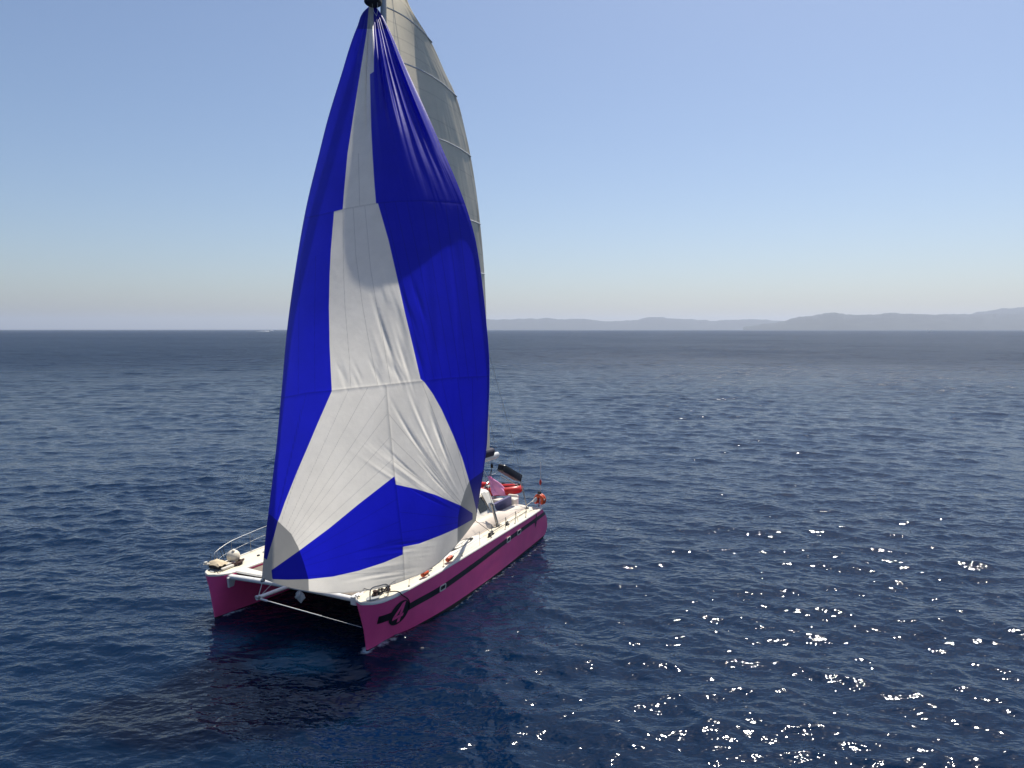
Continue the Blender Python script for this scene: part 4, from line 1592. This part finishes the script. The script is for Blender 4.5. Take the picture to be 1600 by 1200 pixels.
# lifebuoy in its holder on the near stern, marker pole beside it
at = B(12.50, 3.30, 1.60)
t = T('lifebuoy', at, 'orange horseshoe lifebuoy standing on the near stern', 'lifebuoy')
mb = MB()
hp = []
for k in range(15):
    an = R(-50 + 280 * k / 14)
    hp.append((at[0] - .05 + .02 * math.sin(an), at[1] + .02 + .17 * math.cos(an), at[2] + .30 + .21 * math.sin(an)))
mb.tube(hp, [.05] + [.085] * 13 + [.05], 12)
mb.tube([(q[0] - .16, q[1] + .02, q[2]) for q in hp], [.05] + [.08] * 13 + [.05], 12)
mb.build('buoy_body', M['orange'], t, 70, at)
mb = MB()
for k in (3, 7, 11):
    q = hp[k]
    mb.lathe((q[0] - .02, q[1], q[2]), [(.092, -.03), (.094, 0), (.092, .03)], 12, tuple(np.array(hp[k + 1]) - np.array(hp[k - 1])))
split_build(mb, 'reflective_band', M['gel'], t, 60, at)
mb = MB()
mb.box((at[0] - .10, at[1] + .02, at[2] + .62), (.16, .14, .16), bev=.03)
mb.tube([(at[0] - .08, at[1], at[2] - .02), (at[0] - .08, at[1], at[2] + .55)], .02, 8)
mb.build('holder', M['black'], t, 40, at)
at = B(12.72, 3.30, 1.58)
t = T('marker_pole', at, 'thin marker pole with red float on the near stern', 'marker pole')
mb = MB()
mb.tube([at, (at[0] - .02, at[1] + .02, at[2] + 2.0)], .016, 6)
split_build(mb, 'pole', M['rope_white'], t, 60, at)
mb = MB()
mb.lathe((at[0], at[1] + .015, at[2] + .98), [(.02, 0), (.045, .05), (.055, .12), (.045, .19), (.02, .24)], 12)
mb.build('float', M['red'], t, 60, at)
# rolled white pennant and its staff on the near quarter
mb = MB()
mb.tube([B(11.2, 2.9, 1.62), B(12.2, 3.25, 2.02)], .014, 6)
mb.prism([B(12.02, 3.18, 1.93), B(12.28, 3.26, 2.10), B(12.34, 3.28, 1.98), B(12.22, 3.25, 1.88)], (.01, .05, 0))
split_build(mb, 'boarding_pole', M['gel'], boat, False)
# ------------------------------------------------------------------ far boats
def far_at(x, dist): return (x - 800) / FPX * dist
def motor_boat(x, dist, ln, head, label, wake):
    t = empty('motor_boat', (far_at(x, dist), dist, 0), head)
    tag(t, label, 'boat')
    mb = MB()
    rows = []
    for s, b, zt in ((-.5, .14, .13), (-.2, .16, .13), (.15, .15, .14), (.38, .08, .16), (.5, .005, .18)):
        rows.append([(s * ln, -b * ln, zt * ln), (s * ln * .97, -b * ln * .8, -.02 * ln), (s * ln * .97, b * ln * .8, -.02 * ln), (s * ln, b * ln, zt * ln)])
    mb.grid(rows, closed_u=True)
    mb.f.append((0, 1, 2, 3))
    mb.build('hull', M['far_white'], t, 40)
    mb = MB()
    mb.grid([[(-.30 * ln, -.15 * ln, .13 * ln), (-.22 * ln, -.05 * ln, .30 * ln), (-.22 * ln, .05 * ln, .30 * ln), (-.30 * ln, .15 * ln, .13 * ln)],
             [(.26 * ln, -.14 * ln, .14 * ln), (.06 * ln, -.05 * ln, .29 * ln), (.06 * ln, .05 * ln, .29 * ln), (.26 * ln, .14 * ln, .14 * ln)]])
    mb.f += [(0, 1, 2, 3), (4, 5, 6, 7)]
    mb.build('cabin', M['far_white'], t, False)
    if wake:
        mb = MB()
        rows = []
        for k in range(8):
            f = k / 7
            rows.append([(-.4 * ln - f * ln * 3.2, -(.14 + .2 * f) * ln, .02), (-.4 * ln - f * ln * 3.2, 0, .07 * ln * (1 - f)), (-.4 * ln - f * ln * 3.2, (.14 + .2 * f) * ln, .02)])
        mb.grid(rows)
        w = mb.build('wake', M['foam'], None, 60)
        w.location = t.location
        w.rotation_euler = t.rotation_euler
        tag(w, 'pale foam wake behind the distant motor boat', 'wake', kind='stuff')
M['far_white'] = mat('white_boat_paint', (0.9, 0.9, 0.88), .6)
M['foam'] = mat('wake_foam', (0.75, 0.78, 0.80), .9, var=.3, scale=.2)
motor_boat(425.5, 3600, 22, 0.1, 'tiny white motor boat on the horizon left of the spinnaker', True)
motor_boat(1451, 3800, 24, 2.9, 'tiny white motor boat below the hill at right', False)
t = empty('sailing_boat', (far_at(956, 6200), 6200, 0), .4)
tag(t, 'tiny white sailing boat against the palest hills', 'boat')
mb = MB()
rows = []
for s, b, zt in ((-5, 1.4, 1.1), (-1, 1.9, 1.1), (3, 1.3, 1.2), (6, .05, 1.4)):
    rows.append([(s, -b, zt), (s, -b * .6, -.3), (s, b * .6, -.3), (s, b, zt)])
mb.grid(rows, closed_u=True)
mb.f.append((0, 1, 2, 3))
mb.build('hull', M['gel'], t, 40)
mb = MB()
mb.tube([(0.5, 0, .8), (.5, 0, 18.5)], .12, 6)
mb.build('mast', M['alu'], t)
mb = MB()
rows = []
for k in range(7):
    f = k / 6
    rows.append([(.4 - 5.2 * (1 - f) * u - .1, .9 * math.sin(math.pi * u) * (1 - f), 2.4 + 15.8 * f) for u in np.linspace(0, 1, 6)])
mb.grid(rows)
mb.build('sail', M['gel'], t)

# ------------------------------------------------------------------ haze: the summer air between camera and hills
def build_haze():
    mb = MB()
    mb.box((0, 0, 199.0), (52000, 52000, 402.0))
    m = bpy.data.materials.new('summer_haze')
    m.use_nodes = True
    nt = m.node_tree
    nt.nodes.remove(nt.nodes['Principled BSDF'])
    v = nt.nodes.new('ShaderNodeVolumePrincipled')
    v.inputs['Color'].default_value = (0.74, 0.83, 1.0, 1)
    v.inputs['Density'].default_value = 5.5e-5
    v.inputs['Anisotropy'].default_value = 0.4
    nt.links.new(v.outputs[0], nt.nodes['Material Output'].inputs['Volume'])
    o = mb.build('haze', m, None, False)
    tag(o, 'pale summer haze lying over the sea', 'haze', kind='stuff')
build_haze()
